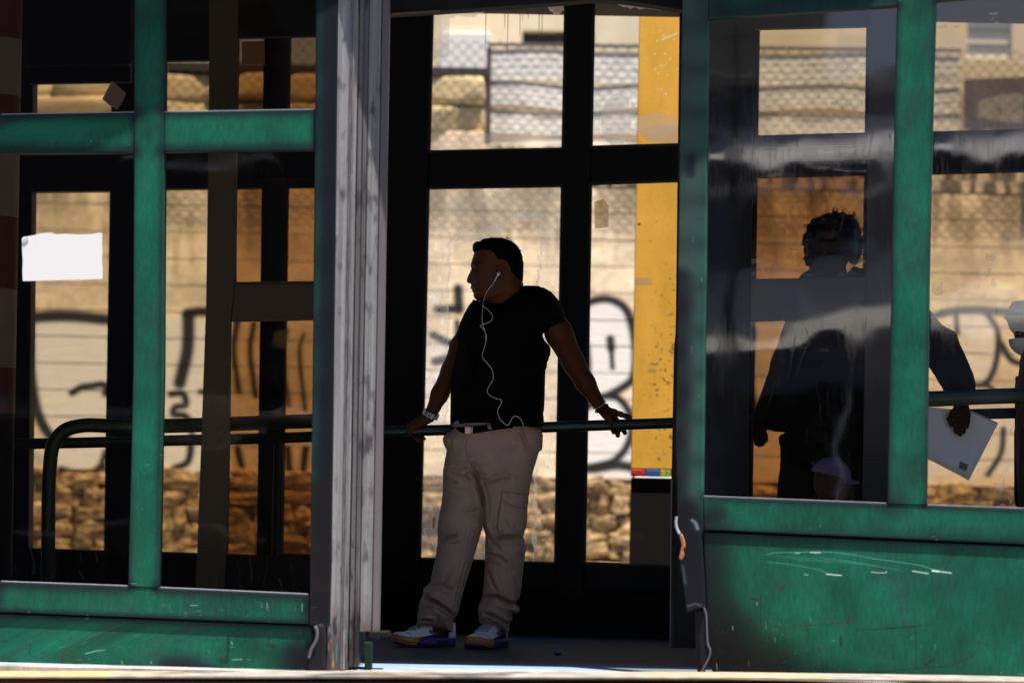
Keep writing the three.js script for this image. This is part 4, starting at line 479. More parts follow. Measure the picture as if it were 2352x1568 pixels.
{
  // wire mesh fence in front of it
  const f = thing('wire_fence', 'rusty diamond wire mesh fence on top of the wall', 'wire fence'), F = new Face(1176, 19.75, 0, 0); F.put(f);
  const a = F.uv(372, 66), b = F.uv(2420, 330), wpx = 0.046, n = Math.floor((b.x - a.x) / wpx), h = a.y - b.y, k = Math.floor(h / wpx), list = [], rad = 0.0024;
  const seg = (x0, y0, x1, y1, z0, z1) => { const dx = x1 - x0, dy = y1 - y0, l = Math.hypot(dx, dy), nx = -dy / l * rad, ny = dx / l * rad; list.push(x0 + nx, y0 + ny, z0, x0 - nx, y0 - ny, z0, x1 - nx, y1 - ny, z1, x0 + nx, y0 + ny, z0, x1 - nx, y1 - ny, z1, x1 + nx, y1 + ny, z1, x0, y0, z0 + rad, x0 - nx, y0 - ny, z0, x1, y1, z1 + rad, x1, y1, z1 + rad, x0 - nx, y0 - ny, z0, x1 - nx, y1 - ny, z1); };
  const wob = (x, y) => 0.010 * (fbm(x * 2, y * 2, 95, 2) - 0.5);
  for (let i = 0; i < n; i++) for (let j = 0; j < k; j++) { const x = a.x + i * wpx, y = b.y + j * wpx, up = (i + j) % 2 === 0; const X = (px, py) => px + wob(px, py), Y = (px, py) => py + wob(py, px); up ? seg(X(x, y), Y(x, y), X(x + wpx, y + wpx), Y(x + wpx, y + wpx), 0, 0.004) : seg(X(x, y + wpx), Y(x, y + wpx), X(x + wpx, y), Y(x + wpx, y), 0.004, 0); }
  const g = new THREE.BufferGeometry(); g.setAttribute('position', new THREE.Float32BufferAttribute(list, 3)); g.computeVertexNormals(); setUV(g, (x, y) => [x, y]);
  const mesh = part('wire_mesh', g, mat(lin(0.10, 0.08, 0.07), 0.7), f); mesh.userData.kind = 'stuff';
  for (const x of [372, 1340, 1715, 2400]) { const p = F.uv(x, 340), q = F.uv(x, 40), c = new THREE.CylinderGeometry(0.022, 0.022, q.y - p.y, 10); c.translate(p.x, (p.y + q.y) / 2, -0.03); part('fence_post', c, mat(lin(0.16, 0.14, 0.13), 0.6), f); }
}
{
  // houses above the wall
  const h = thing('house', 'cream house with a dark strip window above the wire fence', 'house'), F = new Face(1176, 25, 0, 0); F.put(h);
  const tH = texture(256, 256, (x, y) => { const n = fbm(x / 30, y / 60, 97), v = 1 + 0.22 * (n - 0.5); return [222 * v, 206 * v, 178 * v]; });
  const Y0 = 0, wallM = mat(lin(1, 1, 1), 0.9, { map: tH });
  const poly = (l) => outline(F, l), wall = poly([[900, -420], [2700, -420], [2700, 420], [900, 420]]); wall[2].y = wall[3].y = 0;
  const holes = [[[1200, 70], [1366, 72], [1365, 106], [1199, 104]], [[1800, -160], [2000, -160], [2000, -20], [1800, -20]], [[2222, 34], [2325, 36], [2325, 136], [2222, 134]]];
  const sh = new THREE.Shape(wall); for (const l of holes) sh.holes.push(new THREE.Path(poly(l)));
  const g = new THREE.ExtrudeGeometry(sh, { depth: 0.25, bevelEnabled: false }); g.translate(0, 0, -0.25); setUV(g, (x, y) => [x / 3, y / 3]); part('wall', g, wallM, h);
  part('roof', box(9, 0.15, 5, F.uv(1800, 0).x, F.uv(1800, -420).y + 0.08, -2.3, 0.02), mat(lin(0.20, 0.08, 0.05), 0.85), h);
  part('rear_wall', box(9, 6, 0.2, F.uv(1800, 0).x, 3, -4.2, 0), wallM, h);
  const gl = mat(lin(0.02, 0.02, 0.022), 0.25), fr = mat(lin(0.04, 0.035, 0.03), 0.7);
  holes.slice(0, 2).forEach((l) => { const p = poly(l), w = part('window', plate(p, 0.04, -0.16, 0.004), gl, h); const c = box(0.05, Math.abs(p[0].y - p[3].y), 0.05, (p[0].x + p[1].x) / 2, (p[0].y + p[3].y) / 2, -0.10, 0.004); part('window_bar', c, fr, w); });
  { const p = poly(holes[2]), w = part('shutter', plate(p, 0.04, -0.03, 0.004), mat(lin(0.78, 0.76, 0.74), 0.7), h); for (let i = 1; i < 3; i++) part('shutter_joint', box(p[1].x - p[0].x - 0.02, 0.012, 0.02, (p[0].x + p[1].x) / 2, lerp(p[3].y, p[0].y, i / 3), -0.022, 0.002), fr, w); }
}
{
  const h = thing('house', 'small white rendered house beyond the blackened coping', 'house'), F = new Face(1080, 23.5, 0, 0); F.put(h);
  const a = F.uv(1012, 60), b = F.uv(1128, 60), x = (a.x + b.x) / 2, w = b.x - a.x, top = F.uv(1080, 74).y;
  part('wall', box(w, top, 2.2, x, top / 2, -1.1, 0.01), mat(lin(0.80, 0.78, 0.76), 0.9, { bumpMap: tGrain, bumpScale: 0.004 }), h); part('roof', box(w - 0.02, 0.05, 2.1, x, top + 0.027, -1.12, 0.01), mat(lin(0.55, 0.48, 0.40), 0.9), h); part('window', box(0.05, 0.5, 0.5, x + w / 2 + 0.01, top - 0.8, -1, 0.004), M.black, h);
}
{
  const F = new Face(2280, 20.0, 0, 0), g = outline(F, [[2212, 186], [2480, 176], [2480, 302], [2212, 300]]);
  const t = texture(512, 256, (x, y) => { const n = fbm(x / 60, y / 30, 99); return [70 + 30 * n, 62 + 26 * n, 60 + 24 * n]; }, true, (c) => { c.fillStyle = '#8d8378'; c.beginPath(); c.moveTo(60, 120); c.quadraticCurveTo(180, 60, 330, 100); c.lineTo(500, 90); c.lineTo(500, 200); c.quadraticCurveTo(260, 250, 60, 200); c.fill(); for (const [x, y, s] of [[150, 170, 10], [235, 165, 9], [262, 160, 12], [330, 150, 14], [420, 165, 10]]) { c.fillStyle = '#1d1a1c'; c.beginPath(); c.ellipse(x, y, s * 0.4, s * 1.4, 0, 0, TAU); c.fill(); c.beginPath(); c.arc(x, y - s * 1.7, s * 0.45, 0, TAU); c.fill(); } });
  const p = plate(g, 0.05, 0.11, 0.004), x0 = g[0].x, x1 = g[1].x, y0 = g[3].y, y1 = g[0].y; setUV(p, (x, y) => [clamp((x - x0) / (x1 - x0)), clamp((y - y0) / (y1 - y0))]);
  const b = thing('painted_board', 'weathered dark board with a faded painted scene at the right of the mesh fence', 'board'); F.put(b); part('panel', p, mat(lin(1, 1, 1), 0.85, { map: t }), b); for (const x of [x0 + 0.1, x1 - 0.1]) part('board_leg', box(0.06, y0 - 3.8, 0.05, x, (y0 + 3.8) / 2, 0.05, 0.004), mat(lin(0.1, 0.08, 0.07), 0.8), b);
}
// ---------------------------------------------------------------- yellow sign column just outside the back wall
{
  const F = new Face(1460, 13.6, -0.1, 0), c = thing('sign_column', 'worn yellow sign column with a colour strip and black foot outside the glass', 'sign'); F.put(c);
  const a = F.uv(1459, 600), pxx = (y) => lerp(1467, 1449, y / 1310);
  const y1 = F.uv(1467, 28).y, yS = F.uv(1450, 1077).y, yW = F.uv(1450, 1094).y, yB = F.uv(1450, 1098).y, x0 = F.uv(1458, 600).x, x1 = x0 + 0.52;
  const tY = texture(512, 2048, (x, y) => { const n = fbm(x / 80, y / 160, 111), f = fbm(x / 10, y / 10, 112), d = 1 + 0.14 * (n - 0.5) + 0.06 * (f - 0.5) + 0.03 * (hash(x, y, 3) - 0.5), w = smooth(0.70, 0.76, fbm(x / 18, y / 26, 113)) * smooth(900, 1500, y) * smooth(60, 160, x) * smooth(420, 300, x); return [lerp(246 * d, 130, w), lerp(184 * d, 104, w), lerp(56 + 26 * n, 80, w)]; }, true, (g) => {
    const r = rng(88), sx = 512 / 190, sy = 2048 / 1050, P = (x, y) => [(x - 1460) * sx, (y - 28) * sy];
    for (let i = 0; i < 38; i++) { const [x, y] = P(1488 + 60 * r(), 755 + 250 * r()); g.globalAlpha = 0.6; g.fillStyle = r() < 0.6 ? '#6b4d22' : '#a08a66'; g.save(); g.translate(x, y); g.rotate(0.6 * (r() - 0.5)); g.fillRect(0, 0, 6 + 34 * r(), 3 + 16 * r() ** 2); g.restore(); }
    for (let i = 0; i < 26; i++) { const [x, y] = P(1490 + 62 * r(), 60 + 170 * r()); g.globalAlpha = 0.9; g.fillStyle = '#f6ead2'; g.beginPath(); g.ellipse(x, y, 2 + 3 * r(), 2 + 4 * r(), 0, 0, TAU); g.fill(); }
    g.globalAlpha = 0.9; g.strokeStyle = '#fbf0da'; g.lineWidth = 5; g.beginPath(); g.moveTo(...P(1502, 92)); g.lineTo(...P(1532, 76)); g.stroke();
    g.globalAlpha = 0.7; g.fillStyle = '#c8a98c'; g.beginPath(); [[1464, 300], [1500, 285], [1560, 292], [1640, 296], [1640, 318], [1540, 330], [1480, 325]].forEach((p, i) => i ? g.lineTo(...P(...p)) : g.moveTo(...P(...p))); g.fill(); g.globalAlpha = 0.8; g.fillStyle = '#caa77c'; { const [x, y] = P(1458, 638); g.fillRect(x, y, 34 * sx, 18 * sy); }
    for (let i = 0; i < 46; i++) { const [x, y] = P(1460 + 90 * r(), 480 + 560 * r()); g.globalAlpha = 0.5; g.fillStyle = '#5a3c18'; g.beginPath(); g.arc(x, y, 1 + 3 * r() ** 2, 0, TAU); g.fill(); } g.fillStyle = '#2d2018'; { const [x, y] = P(1467, 515); g.globalAlpha = 0.9; g.beginPath(); g.arc(x, y, 7, 0, TAU); g.fill(); } g.globalAlpha = 1; });
  const lean = -0.0; const put = (n, ya, yb, m, z = 0, w0 = 0, w1 = 0.52) => { const g = box(w1 - w0, ya - yb, 0.22, x0 + (w0 + w1) / 2, (ya + yb) / 2, -0.11 + z, 0.006); setUV(g, (x, y) => [(x - x0) / 0.52, (y - yS) / (y1 - yS)]); return part(n, g, m, c); };
  put('yellow_panel', y1, yS, mat(lin(1, 1, 1), 0.5, { map: tY, bumpMap: tGrain, bumpScale: 0.0006 }));
  const w = [0, 0.075, 0.150, 0.178, 0.205, 0.280, 0.355, 0.43, 0.52], cols = [[0.55, 0.012, 0.02], [0.02, 0.09, 0.36], [0.45, 0.45, 0.02], [0.22, 0.42, 0.05], [0.55, 0.012, 0.02], [0.02, 0.09, 0.36], [0.45, 0.45, 0.02], [0.22, 0.42, 0.05]];
  cols.forEach((k, i) => put('colour_square', yS - 0.0005, yW, mat(lin(...k), 0.5), 0, w[i], w[i + 1]));
  put('white_line', yW - 0.0005, yB, mat(lin(0.7, 0.7, 0.68), 0.5), 0.003);
  put('black_foot', yB - 0.0005, 0, new THREE.MeshPhysicalMaterial({ color: lin(0.008, 0.006, 0.005), roughness: 0.7, specularIntensity: 0.3, bumpMap: tGrain, bumpScale: 0.001 }), -0.012);
  const bolt = new THREE.CylinderGeometry(0.006, 0.006, 0.01, 10); bolt.rotateX(Math.PI / 2); bolt.translate(x0 + 0.02, (yS + yW) / 2, 0.004); part('bolt', bolt, mat(lin(0.2, 0.1, 0.08), 0.6), c);
}
// dark boards hanging high inside on the left, a striped column at the edge
{
  const f = new Face(300, 11.9, -0.15), b = thing('hanging_panel', 'black boards hanging under the ceiling behind the left door', 'hanging board'); f.put(b);
  part('board', plate(outline(f, [[60, -80], [300, -80], [298, 188], [64, 192]]), 0.04), M.black, b); part('board', plate(outline(f, [[304, -80], [544, -80], [540, 138], [302, 140]]), 0.04), mat(lin(0.008, 0.011, 0.02), 0.6), b); part('support_bar', plate(outline(f, [[60, 150], [300, 147], [300, 153], [60, 156]]), 0.02, 0.022), mat(lin(0.03, 0.03, 0.03), 0.5), b);
  const c = thing('striped_column', 'round red and white banded column at the left edge of the photo', 'column'); const x = H(0, 1157, 10.6).x, R0 = 0.085; c.position.set(x - 0.035, FLOOR, -10.6);
  const bands = [[-120, 92, 0], [92, 222, 1], [222, 350, 0], [350, 500, 1], [500, 665, 0], [665, 845, 1], [845, 948, 0]]; const red = mat(lin(0.085, 0.010, 0.013), 0.6), wh = mat(lin(0.22, 0.19, 0.24), 0.6, { bumpMap: tGrain, bumpScale: 0.001 });
  for (const [a, d, k] of bands) { const ya = H(0, a, 10.6).y - FLOOR, yb = H(0, d, 10.6).y - FLOOR, g = new THREE.CylinderGeometry(R0, R0, ya - yb, 28); g.translate(0, (ya + yb) / 2, 0); part('band', g, k ? wh : red, c); }
  const yb = H(0, 948, 10.6).y - FLOOR, g = new THREE.CylinderGeometry(R0 * 0.98, R0 * 1.05, yb, 28); g.translate(0, yb / 2, 0); part('column_foot', g, M.black, c);
}
// ---------------------------------------------------------------- the man in the doorway
const place = (o, list) => list.map(([x, y]) => H(x, y, o)), polyAt = (depth, list, round = true) => { const l = place(depth, list).map((p) => new THREE.Vector2(p.x, p.y)); return round ? rounded(l).map((p) => new THREE.Vector2(p.x, p.y)) : l; };
const E7 = (x, y) => [882 + x / 2.8447, 514.5 + y / 2.8447], EH = (x, y) => [(1100 + x / 6.5333) / 1.0884, (560 + y / 6.5333) / 1.0884];
const ET = (x, y) => [992.3 + x * 0.21089, 955.5 + y * 0.21089], EK = (x, y) => [973.9 + x * 0.14063, 1267.9 + y * 0.14063];
// fold(list of creases): a relief function; each crease is [points, width, depth] measured in the photograph
function folds(list, depth) {
  const c = list.map(([pts, w, a]) => { const q = place(depth, pts); let x0 = 1e9, x1 = -1e9, y0 = 1e9, y1 = -1e9; for (const p of q) { x0 = Math.min(x0, p.x); x1 = Math.max(x1, p.x); y0 = Math.min(y0, p.y); y1 = Math.max(y1, p.y); } return { q, w, a, x0: x0 - 4 * w, x1: x1 + 4 * w, y0: y0 - 4 * w, y1: y1 + 4 * w }; });
  return (x, y) => { let t = 0; for (const { q, w, a, x0, x1, y0, y1 } of c) { if (x < x0 || x > x1 || y < y0 || y > y1) continue; let best = 1e9, side = 1, along = 0; for (let i = 0; i + 1 < q.length; i++) { const ex = q[i + 1].x - q[i].x, ey = q[i + 1].y - q[i].y, u = clamp(((x - q[i].x) * ex + (y - q[i].y) * ey) / (ex * ex + ey * ey)), dx = x - q[i].x - ex * u, dy = y - q[i].y - ey * u, d = Math.hypot(dx, dy); if (d < best) { best = d; side = Math.sign(ex * dy - ey * dx) || 1; along = (i + u) / (q.length - 1); } } const end = 0.35 + 0.65 * Math.sqrt(Math.sin(Math.PI * clamp(along * 0.9 + 0.05))), s = best * side; t += 2.1 * end * (-a * Math.exp(-1.3 * Math.abs(s) / w) + 0.75 * a * Math.exp(-(((s - 2.1 * w) / (1.5 * w)) ** 2)) + 0.3 * a * Math.exp(-(((s + 2.4 * w) / (1.6 * w)) ** 2))); } return t; };
}
// a hand: palm and five bent fingers between measured joints; every chain is [joints..., radius at root, radius at tip]
function hand(wrist, palm, chains, rp = 0.019) {
  const fs = [bone(wrist, palm, 0.024, rp + 0.004)], all = [wrist, palm];
  for (const [pts, r0, r1] of chains) { fs.push(bone(palm, pts[0], rp, r0 + 0.002)); for (let i = 0; i + 1 < pts.length; i++) { const n = pts.length - 1; fs.push(bone(pts[i], pts[i + 1], lerp(r0, r1, i / n), lerp(r0, r1, (i + 1) / n))); } all.push(...pts); }
  const b = new THREE.Box3().setFromPoints(all).expandByScalar(0.035); return skin(blend(fs, 0.006), b.min.toArray(), b.max.toArray(), 0.0032);
}
const D = 11;
{
  const man = thing('person', 'man in black t-shirt and khaki cargo trousers leaning on the rail in the doorway', 'person');
  const C = (x, y, dz = 0) => H(x, y, D - dz);
  // ---- body: one skin surface, joined from field meshes for trunk, arms, head and hands
  const shL = C(1258, 706, 0), elL = C(1318, 834, -0.10), wrL = C(1381, 936, -0.17), shR = C(1082, 738, 0), elR = C(1037, 850, -0.12), wrR = C(987, 957, -0.17);
  const trunk = blend([bone(C(1150, 760, -0.02), C(1145, 960, -0.02), 0.085, 0.07), bone(C(1095, 745, -0.02), C(1240, 715, -0.02), 0.035, 0.04), bone(C(1160, 640), C(1152, 720), 0.06, 0.075), bone(C(1090, 985), C(1050, 1220), 0.07, 0.06), bone(C(1050, 1220), C(1008, 1445), 0.055, 0.035), bone(C(1175, 985), C(1162, 1210), 0.07, 0.06), bone(C(1162, 1210), C(1130, 1448), 0.055, 0.035)], 0.03);
  const armL = blend([bone(shL, C(1284, 766, -0.045), 0.045, 0.055), bone(C(1284, 766, -0.045), elL, 0.058, 0.046), bone(elL, C(1345, 880, -0.13), 0.047, 0.041), bone(C(1345, 880, -0.13), wrL, 0.041, 0.026)], 0.02), armR = blend([bone(shR, C(1058, 795, -0.07), 0.035, 0.042), bone(C(1058, 795, -0.07), elR, 0.044, 0.040), bone(elR, C(1010, 905, -0.15), 0.042, 0.036), bone(C(1010, 905, -0.15), wrR, 0.036, 0.026)], 0.02);
  const field = (x, y, z) => Math.min(smin(trunk(x, y, z), Math.min(armL(x, y, z), armR(x, y, z)), 0.012));
  const bodyG = skin(field, [C(960, 0).x - 0.03, FLOOR + 0.05, -D - 0.30], [C(1400, 0).x + 0.03, C(0, 620).y, -D + 0.2], 0.011);
  // head in profile, turned to the left of the picture; nose narrower than the cheeks
  const prof = polyAt(D, [[600, 1240], [560, 1205], [546, 1165], [546, 1130], [530, 1100], [517, 1085], [528, 1070], [517, 1058], [498, 1046], [497, 1026], [512, 1004], [510, 985], [500, 968], [465, 968], [442, 952], [434, 928], [436, 905], [455, 850], [476, 808], [496, 770], [512, 735], [512, 715], [502, 690], [503, 655], [522, 595], [545, 520], [560, 470], [600, 360], [700, 275], [850, 245], [1020, 250], [1180, 310], [1290, 430], [1340, 560], [1345, 660], [1340, 900], [1362, 1010], [1365, 1150], [1250, 1240], [950, 1300], [760, 1300]].map((p) => EH(...p)), false);
  const nose = H(...EH(434, 928), D), cx = H(...EH(900, 700), D);
  const headRel = folds([[[EH(520, 735), EH(600, 740)], 0.006, 0.007], [[EH(500, 1048), EH(585, 1062)], 0.0035, 0.004], [[EH(545, 960), EH(580, 1010)], 0.006, 0.004], [[EH(560, 690), EH(650, 690)], 0.007, -0.004]], D);
  const headG = bulge(prof, { depth: D - 0.0, thick: 0.074, round: 0.068, cell: 0.0036, narrow: (x) => clamp(0.30 + (x - nose.x) / 0.052, 0.30, 1), relief: headRel });
  const fz = headG.userData.front, ec = H(...EH(960, 800), D), earG = []; { const o = -D + 0.066; const pts = [[905, 745], [950, 722], [1010, 730], [1040, 780], [1030, 840], [1000, 890], [960, 925], [930, 920]].map(([x, y]) => { const p = H(...EH(x, y), D); return V3(p.x, p.y, o + 0.010); }); earG.push(tube(pts, 0.0055, 40, 8), tube([[940, 775], [985, 765], [1005, 800], [985, 850], [955, 870]].map(([x, y]) => { const p = H(...EH(x, y), D); return V3(p.x, p.y, o + 0.006); }), 0.0045, 30, 8)); const lobe = new THREE.SphereGeometry(1, 16, 12); lobe.scale(0.019, 0.031, 0.010); lobe.rotateZ(0.15); lobe.translate(ec.x + 0.002, ec.y, o + 0.001); earG.push(lobe); }
  const R = (x, y, dz) => H(960 / 1.0884 + x / 11.2 / 1.0884, 1000 / 1.0884 + y / 11.2 / 1.0884, D - dz), L = (x, y, dz) => H(1440 / 1.0884 + x / 11.2 / 1.0884, 980 / 1.0884 + y / 11.2 / 1.0884, D - dz);
  const handR = hand(wrR, R(900, 690, -0.175), [[[R(740, 780, -0.15), R(700, 870, -0.145), R(720, 960, -0.15)], 0.0105, 0.0085], [[R(770, 760, -0.19), R(800, 900, -0.235), R(900, 1060, -0.225), R(985, 1135, -0.205)], 0.0105, 0.0085], [[R(860, 780, -0.20), R(890, 920, -0.24), R(980, 1040, -0.23), R(1055, 1095, -0.21)], 0.0105, 0.0085], [[R(960, 800, -0.20), R(980, 930, -0.24), R(1060, 1030, -0.23), R(1120, 1080, -0.21)], 0.0100, 0.0080], [[R(700, 730, -0.18), R(680, 800, -0.215), R(730, 900, -0.235), R(830, 1010, -0.23)], 0.0100, 0.0080]]);
  const handL = hand(wrL, L(890, 600, -0.17), [[[L(900, 700, -0.135), L(960, 820, -0.13), L(1010, 950, -0.135)], 0.0125, 0.0100], [[L(1060, 560, -0.165), L(1250, 620, -0.168), L(1420, 680, -0.172), L(1520, 705, -0.176)], 0.0130, 0.0092], [[L(1050, 640, -0.20), L(1180, 850, -0.245), L(1330, 1050, -0.235), L(1370, 1140, -0.222)], 0.0125, 0.0100], [[L(980, 660, -0.20), L(1080, 850, -0.245), L(1180, 1060, -0.235), L(1172, 1215, -0.21)], 0.0125, 0.0100], [[L(900, 660, -0.20), L(960, 850, -0.24), L(1030, 1040, -0.23), L(1055, 1125, -0.21)], 0.0115, 0.0092]], 0.024);
  part('body', merge([bodyG, headG, ...earG, handR, handL]), M.skin, man);
  // hair: short, quiff at the front, a little untidy at the crown
  const hp = polyAt(D, [[566, 470], [540, 432], [529, 395], [536, 345], [566, 305], [604, 286], [640, 290], [700, 246], [780, 232], [850, 224], [930, 226], [1022, 228], [1060, 240], [1120, 262], [1170, 290], [1216, 312], [1250, 350], [1284, 392], [1310, 440], [1334, 500], [1352, 580], [1359, 650], [1356, 760], [1352, 850], [1350, 905], [1340, 960], [1250, 940], [1120, 900], [1060, 860], [1050, 780], [1010, 725], [950, 715], [880, 735], [850, 720], [840, 640], [780, 560], [700, 520], [640, 490]].map((p) => EH(...p)));
  const hairG = bulge(hp, { depth: D, thick: 0.080, round: 0.05, cell: 0.0045, relief: (x, y) => 0.006 * (fbm(x * 180, y * 90, 301) - 0.4) }), tufts = [], rr = rng(9);
  for (let i = 0; i < 60; i++) { const t = rr(), p = H(...EH(lerp(1060, 1330, t) + 10 * (rr() - 0.5), lerp(244, 500, t ** 1.6)), D), a = 0.9 - t * 0.9 + 0.7 * (rr() - 0.5), l = 0.004 + 0.010 * rr(), z = -D + 0.05 * (rr() - 0.5); tufts.push(tube([V3(p.x, p.y - 0.004, z), V3(p.x + l * Math.cos(a) * 0.6, p.y + l * Math.sin(a) * 0.7, z), V3(p.x + l * Math.cos(a - 0.5), p.y + l * Math.sin(a - 0.5), z + 0.003)], 0.0007, 4, 3)); }
  part('hair', merge([hairG, ...tufts]), M.hair, man);
  // t-shirt
  const shirtP = polyAt(D, [[1088, 688], [1076, 703], [1064.8, 722], [1056, 742], [1050.7, 757], [1046, 774.6], [1050.7, 784], [1051, 800], [1044, 830], [1036.7, 866], [1034, 905], [1033, 950], [1033, 1060], [1248, 1060], [1248, 950], [1250, 900], [1251, 862], [1256, 835], [1265, 806], [1262, 795], [1250, 782], [1244, 768], [1262, 755], [1302, 740], [1296, 715], [1286, 694], [1278, 682], [1268, 672], [1252, 662], [1233.5, 657], [1216, 656.5], [1202, 657.5], [1190, 666], [1172, 680], [1150, 691], [1122, 695], [1100, 692]], false);
  const sR = folds([[[[1070, 760], [1090, 830], [1080, 900]], 0.012, 0.008], [[[1230, 760], [1200, 820], [1190, 900]], 0.012, 0.008], [[[1050, 940], [1120, 955], [1180, 950]], 0.010, 0.006], [[[1240, 900], [1180, 930]], 0.010, 0.008]], D);
  const shirtG = bulge(shirtP, { depth: D, thick: 0.145, round: 0.115, cell: 0.0065, bend: (x, y) => { const p = (x - H(1150, 800, D).x); return -0.045 * smooth(0.17, 0.28, p) - 0.05 * smooth(0.12, 0.2, -p); }, relief: sR, clip: polyAt(D, [[900, 500], [1400, 500], [1400, 900], [1250, 979], [1210, 980], [1160, 977], [1100, 972], [1060, 974], [1040, 981], [1000, 981]], false), narrow: (x) => 1 + 0.25 * smooth(0.14, 0.2, x - H(1150, 800, D).x) });
  part('t_shirt', shirtG, M.fabricBlack, man);
  // trousers with folds, fly, pocket edge; the cargo pocket stands proud
  const T = [[1046, 940], ...[[215, 150], [150, 190], [122, 225], [118, 265], [130, 310], [160, 368], [150, 430], [128, 540], [120, 620], [115, 860], [95, 1000], [70, 1120], [60, 1300], [66, 1320], [62, 1360], [45, 1500]].map((p) => ET(...p)), [995, 1305], ...[[100, 500], [30, 565], [-8, 592], [-12, 690], [-60, 790], [-85, 860], [-98, 1010], [-108, 1140], [-140, 1190], [60, 1215], [250, 1255], [461, 1314], [470, 1180], [482, 1090], [520, 1055], [550, 1010], [600, 800], [650, 600], [740, 310], [835, 0]].map((p) => EK(...p)), ...[[520, 1310], [545, 1222], [552, 1176], [566, 1225], [585, 1300], [578, 1500]].map((p) => ET(...p)), ...[[1000, 180], [985, 400], [960, 730], [905, 850], [878, 930], [895, 1040], [900, 1140], [906, 1165], [1050, 1185], [1200, 1250], [1385, 1322], [1392, 1240], [1400, 1160], [1450, 1090], [1428, 1030], [1440, 1010], [1520, 1010], [1556, 960], [1560, 910], [1500, 858], [1480, 840], [1530, 780], [1560, 730], [1590, 560], [1600, 450], [1655, 0]].map((p) => EK(...p)), ...[[1020, 1450], [1005, 1350], [990, 1310], [1025, 1210], [1030, 1180], [1036, 1100], [1040, 1000], [1060, 800], [1100, 600], [1165, 385], [1200, 365], [1206, 200], [1190, 152]].map((p) => ET(...p)), [1240, 940]], waist = [[700, 1600], [1046, 1600], [1500, 1600], [1500, 990], ...[[1190, 150], [1100, 125], [1000, 112], [800, 125], [630, 146], [450, 197], [410, 203], [370, 198], [300, 168], [262, 130], [205, 160], [150, 188]].map((p) => ET(...p)), [900, 1000]];
  const creases = [[[[170, 575], [280, 560], [400, 555]], 7, 5], [[[210, 630], [380, 680], [470, 740]], 9, 7], [[[340, 625], [430, 600]], 5, 4], [[[130, 685], [270, 740]], 7, 5], [[[250, 790], [380, 815]], 7, 4], [[[410, 662], [462, 640]], 5, 5], [[[455, 590], [485, 680], [500, 740], [550, 900], [552, 1180]], 11, 22], [[[490, 655], [610, 680]], 6, 7], [[[550, 748], [620, 735], [700, 705], [800, 680]], 8, 8], [[[820, 385], [910, 370]], 6, 4], [[[955, 190], [990, 280], [1030, 365]], 5, 8], [[[360, 1052], [440, 1035], [520, 1010]], 8, 7], [[[100, 1372], [170, 1312], [260, 1300]], 9, 12], [[[650, 1365], [760, 1320], [900, 1314], [990, 1332]], 9, 12], [[[570, 1230], [640, 1360], [730, 1430]], 9, 8], [[[590, 1495], [640, 1505], [700, 1530]], 7, 6], [[[920, 1380], [1000, 1440]], 7, 5], [[[405, 220], [365, 290], [360, 380], [390, 480]], 3.5, 3], [[[390, 480], [470, 650]], 4, 4], [[[210, 1400], [310, 1390]], 10, 5], [[[800, 1130], [830, 1200]], 8, 6], [[[910, 1220], [870, 1230]], 6, 6], [[[740, 900], [710, 1080], [700, 1200], [720, 1270]], 4, 3], [[[800, 700], [860, 690]], 7, 4], [[[120, 200], [200, 250], [210, 330]], 7, 4], [[[440, 1220], [380, 1500]], 3, 2.5]].map(([p, w, a]) => [p.map((q) => ET(...q)), w / 1300, a / 1000]).concat(
    [[[[-20, 700], [40, 690], [90, 690]], 9, 9], [[[30, 740], [200, 800], [330, 900], [520, 1045]], 10, 20], [[[210, 900], [330, 985], [460, 1045]], 8, 12], [[[1000, 712], [1190, 712], [1330, 785], [1490, 868]], 10, 20], [[[990, 985], [1120, 1010], [1210, 1060], [1330, 1120]], 8, 12], [[[905, 1135], [980, 1100], [1060, 1088]], 7, 10], [[[1050, 1110], [1250, 1182]], 6, 7], [[[1290, 1135], [1400, 1162]], 7, 10], [[[1050, 330], [1110, 480], [1200, 660]], 10, 8], [[[-60, 1120], [20, 1098], [120, 1112]], 7, 9], [[[390, 1105], [480, 1062]], 6, 7], [[[1230, 1275], [1390, 1320]], 7, 7], [[[-110, 1170], [60, 1195], [240, 1235]], 5, 3], [[[490, 900], [560, 620], [650, 300], [700, 100]], 4, 4], [[[470, 330], [330, 480], [120, 560], [20, 620]], 16, 10], [[[240, 940], [230, 1200]], 4, 2.5], [[[300, 540], [460, 600]], 9, 5], [[[1420, 960], [1470, 1010]], 8, 12], [[[1100, 745], [1300, 830], [1400, 900]], 9, 6], [[[1150, 30], [1260, 90], [1360, 170]], 8, 8], [[[1560, 30], [1640, 110]], 7, 6], [[[1500, 400], [1540, 560]], 9, 7], [[[700, 190], [780, 260]], 7, 6]].map(([p, w, a]) => [p.map((q) => EK(...q)), w / 1300, a / 1000]));
  const tf = folds(creases, D), pk = polyAt(D, [[752, 930], [758, 815], [1000, 858], [1070, 880], [1050, 1000], [1038, 1140], [1010, 1240], [900, 1300], [760, 1290], [705, 1215]].map((p) => ET(...p)), false);
  const rel = (x, y) => tf(x, y) + 0.010 * (fbm(x * 9, y * 7, 310) - 0.5) + 0.0045 * (fbm(x * 34, y * 26, 311) - 0.5) + 0.013 * smooth(-0.002, 0.004, inside(pk, x, y));
  const trG = bulge(polyAt(D, T, false), { depth: D, thick: 0.10, round: 0.088, cell: 0.0035, bend: (x, y) => -0.015 * smooth(C(0, 1200).y, C(0, 1000).y, y), relief: rel, clip: polyAt(D, waist, false) });
  const tKh = texture(256, 256, (x, y) => { const n = fbm(x / 60, y / 60, 320), s = hash(x, y, 321), v = 1 + 0.12 * (n - 0.5) + 0.10 * (s - 0.5); return [180 * v, 152 * v, 135 * v]; }); tKh.repeat.set(3, 3);
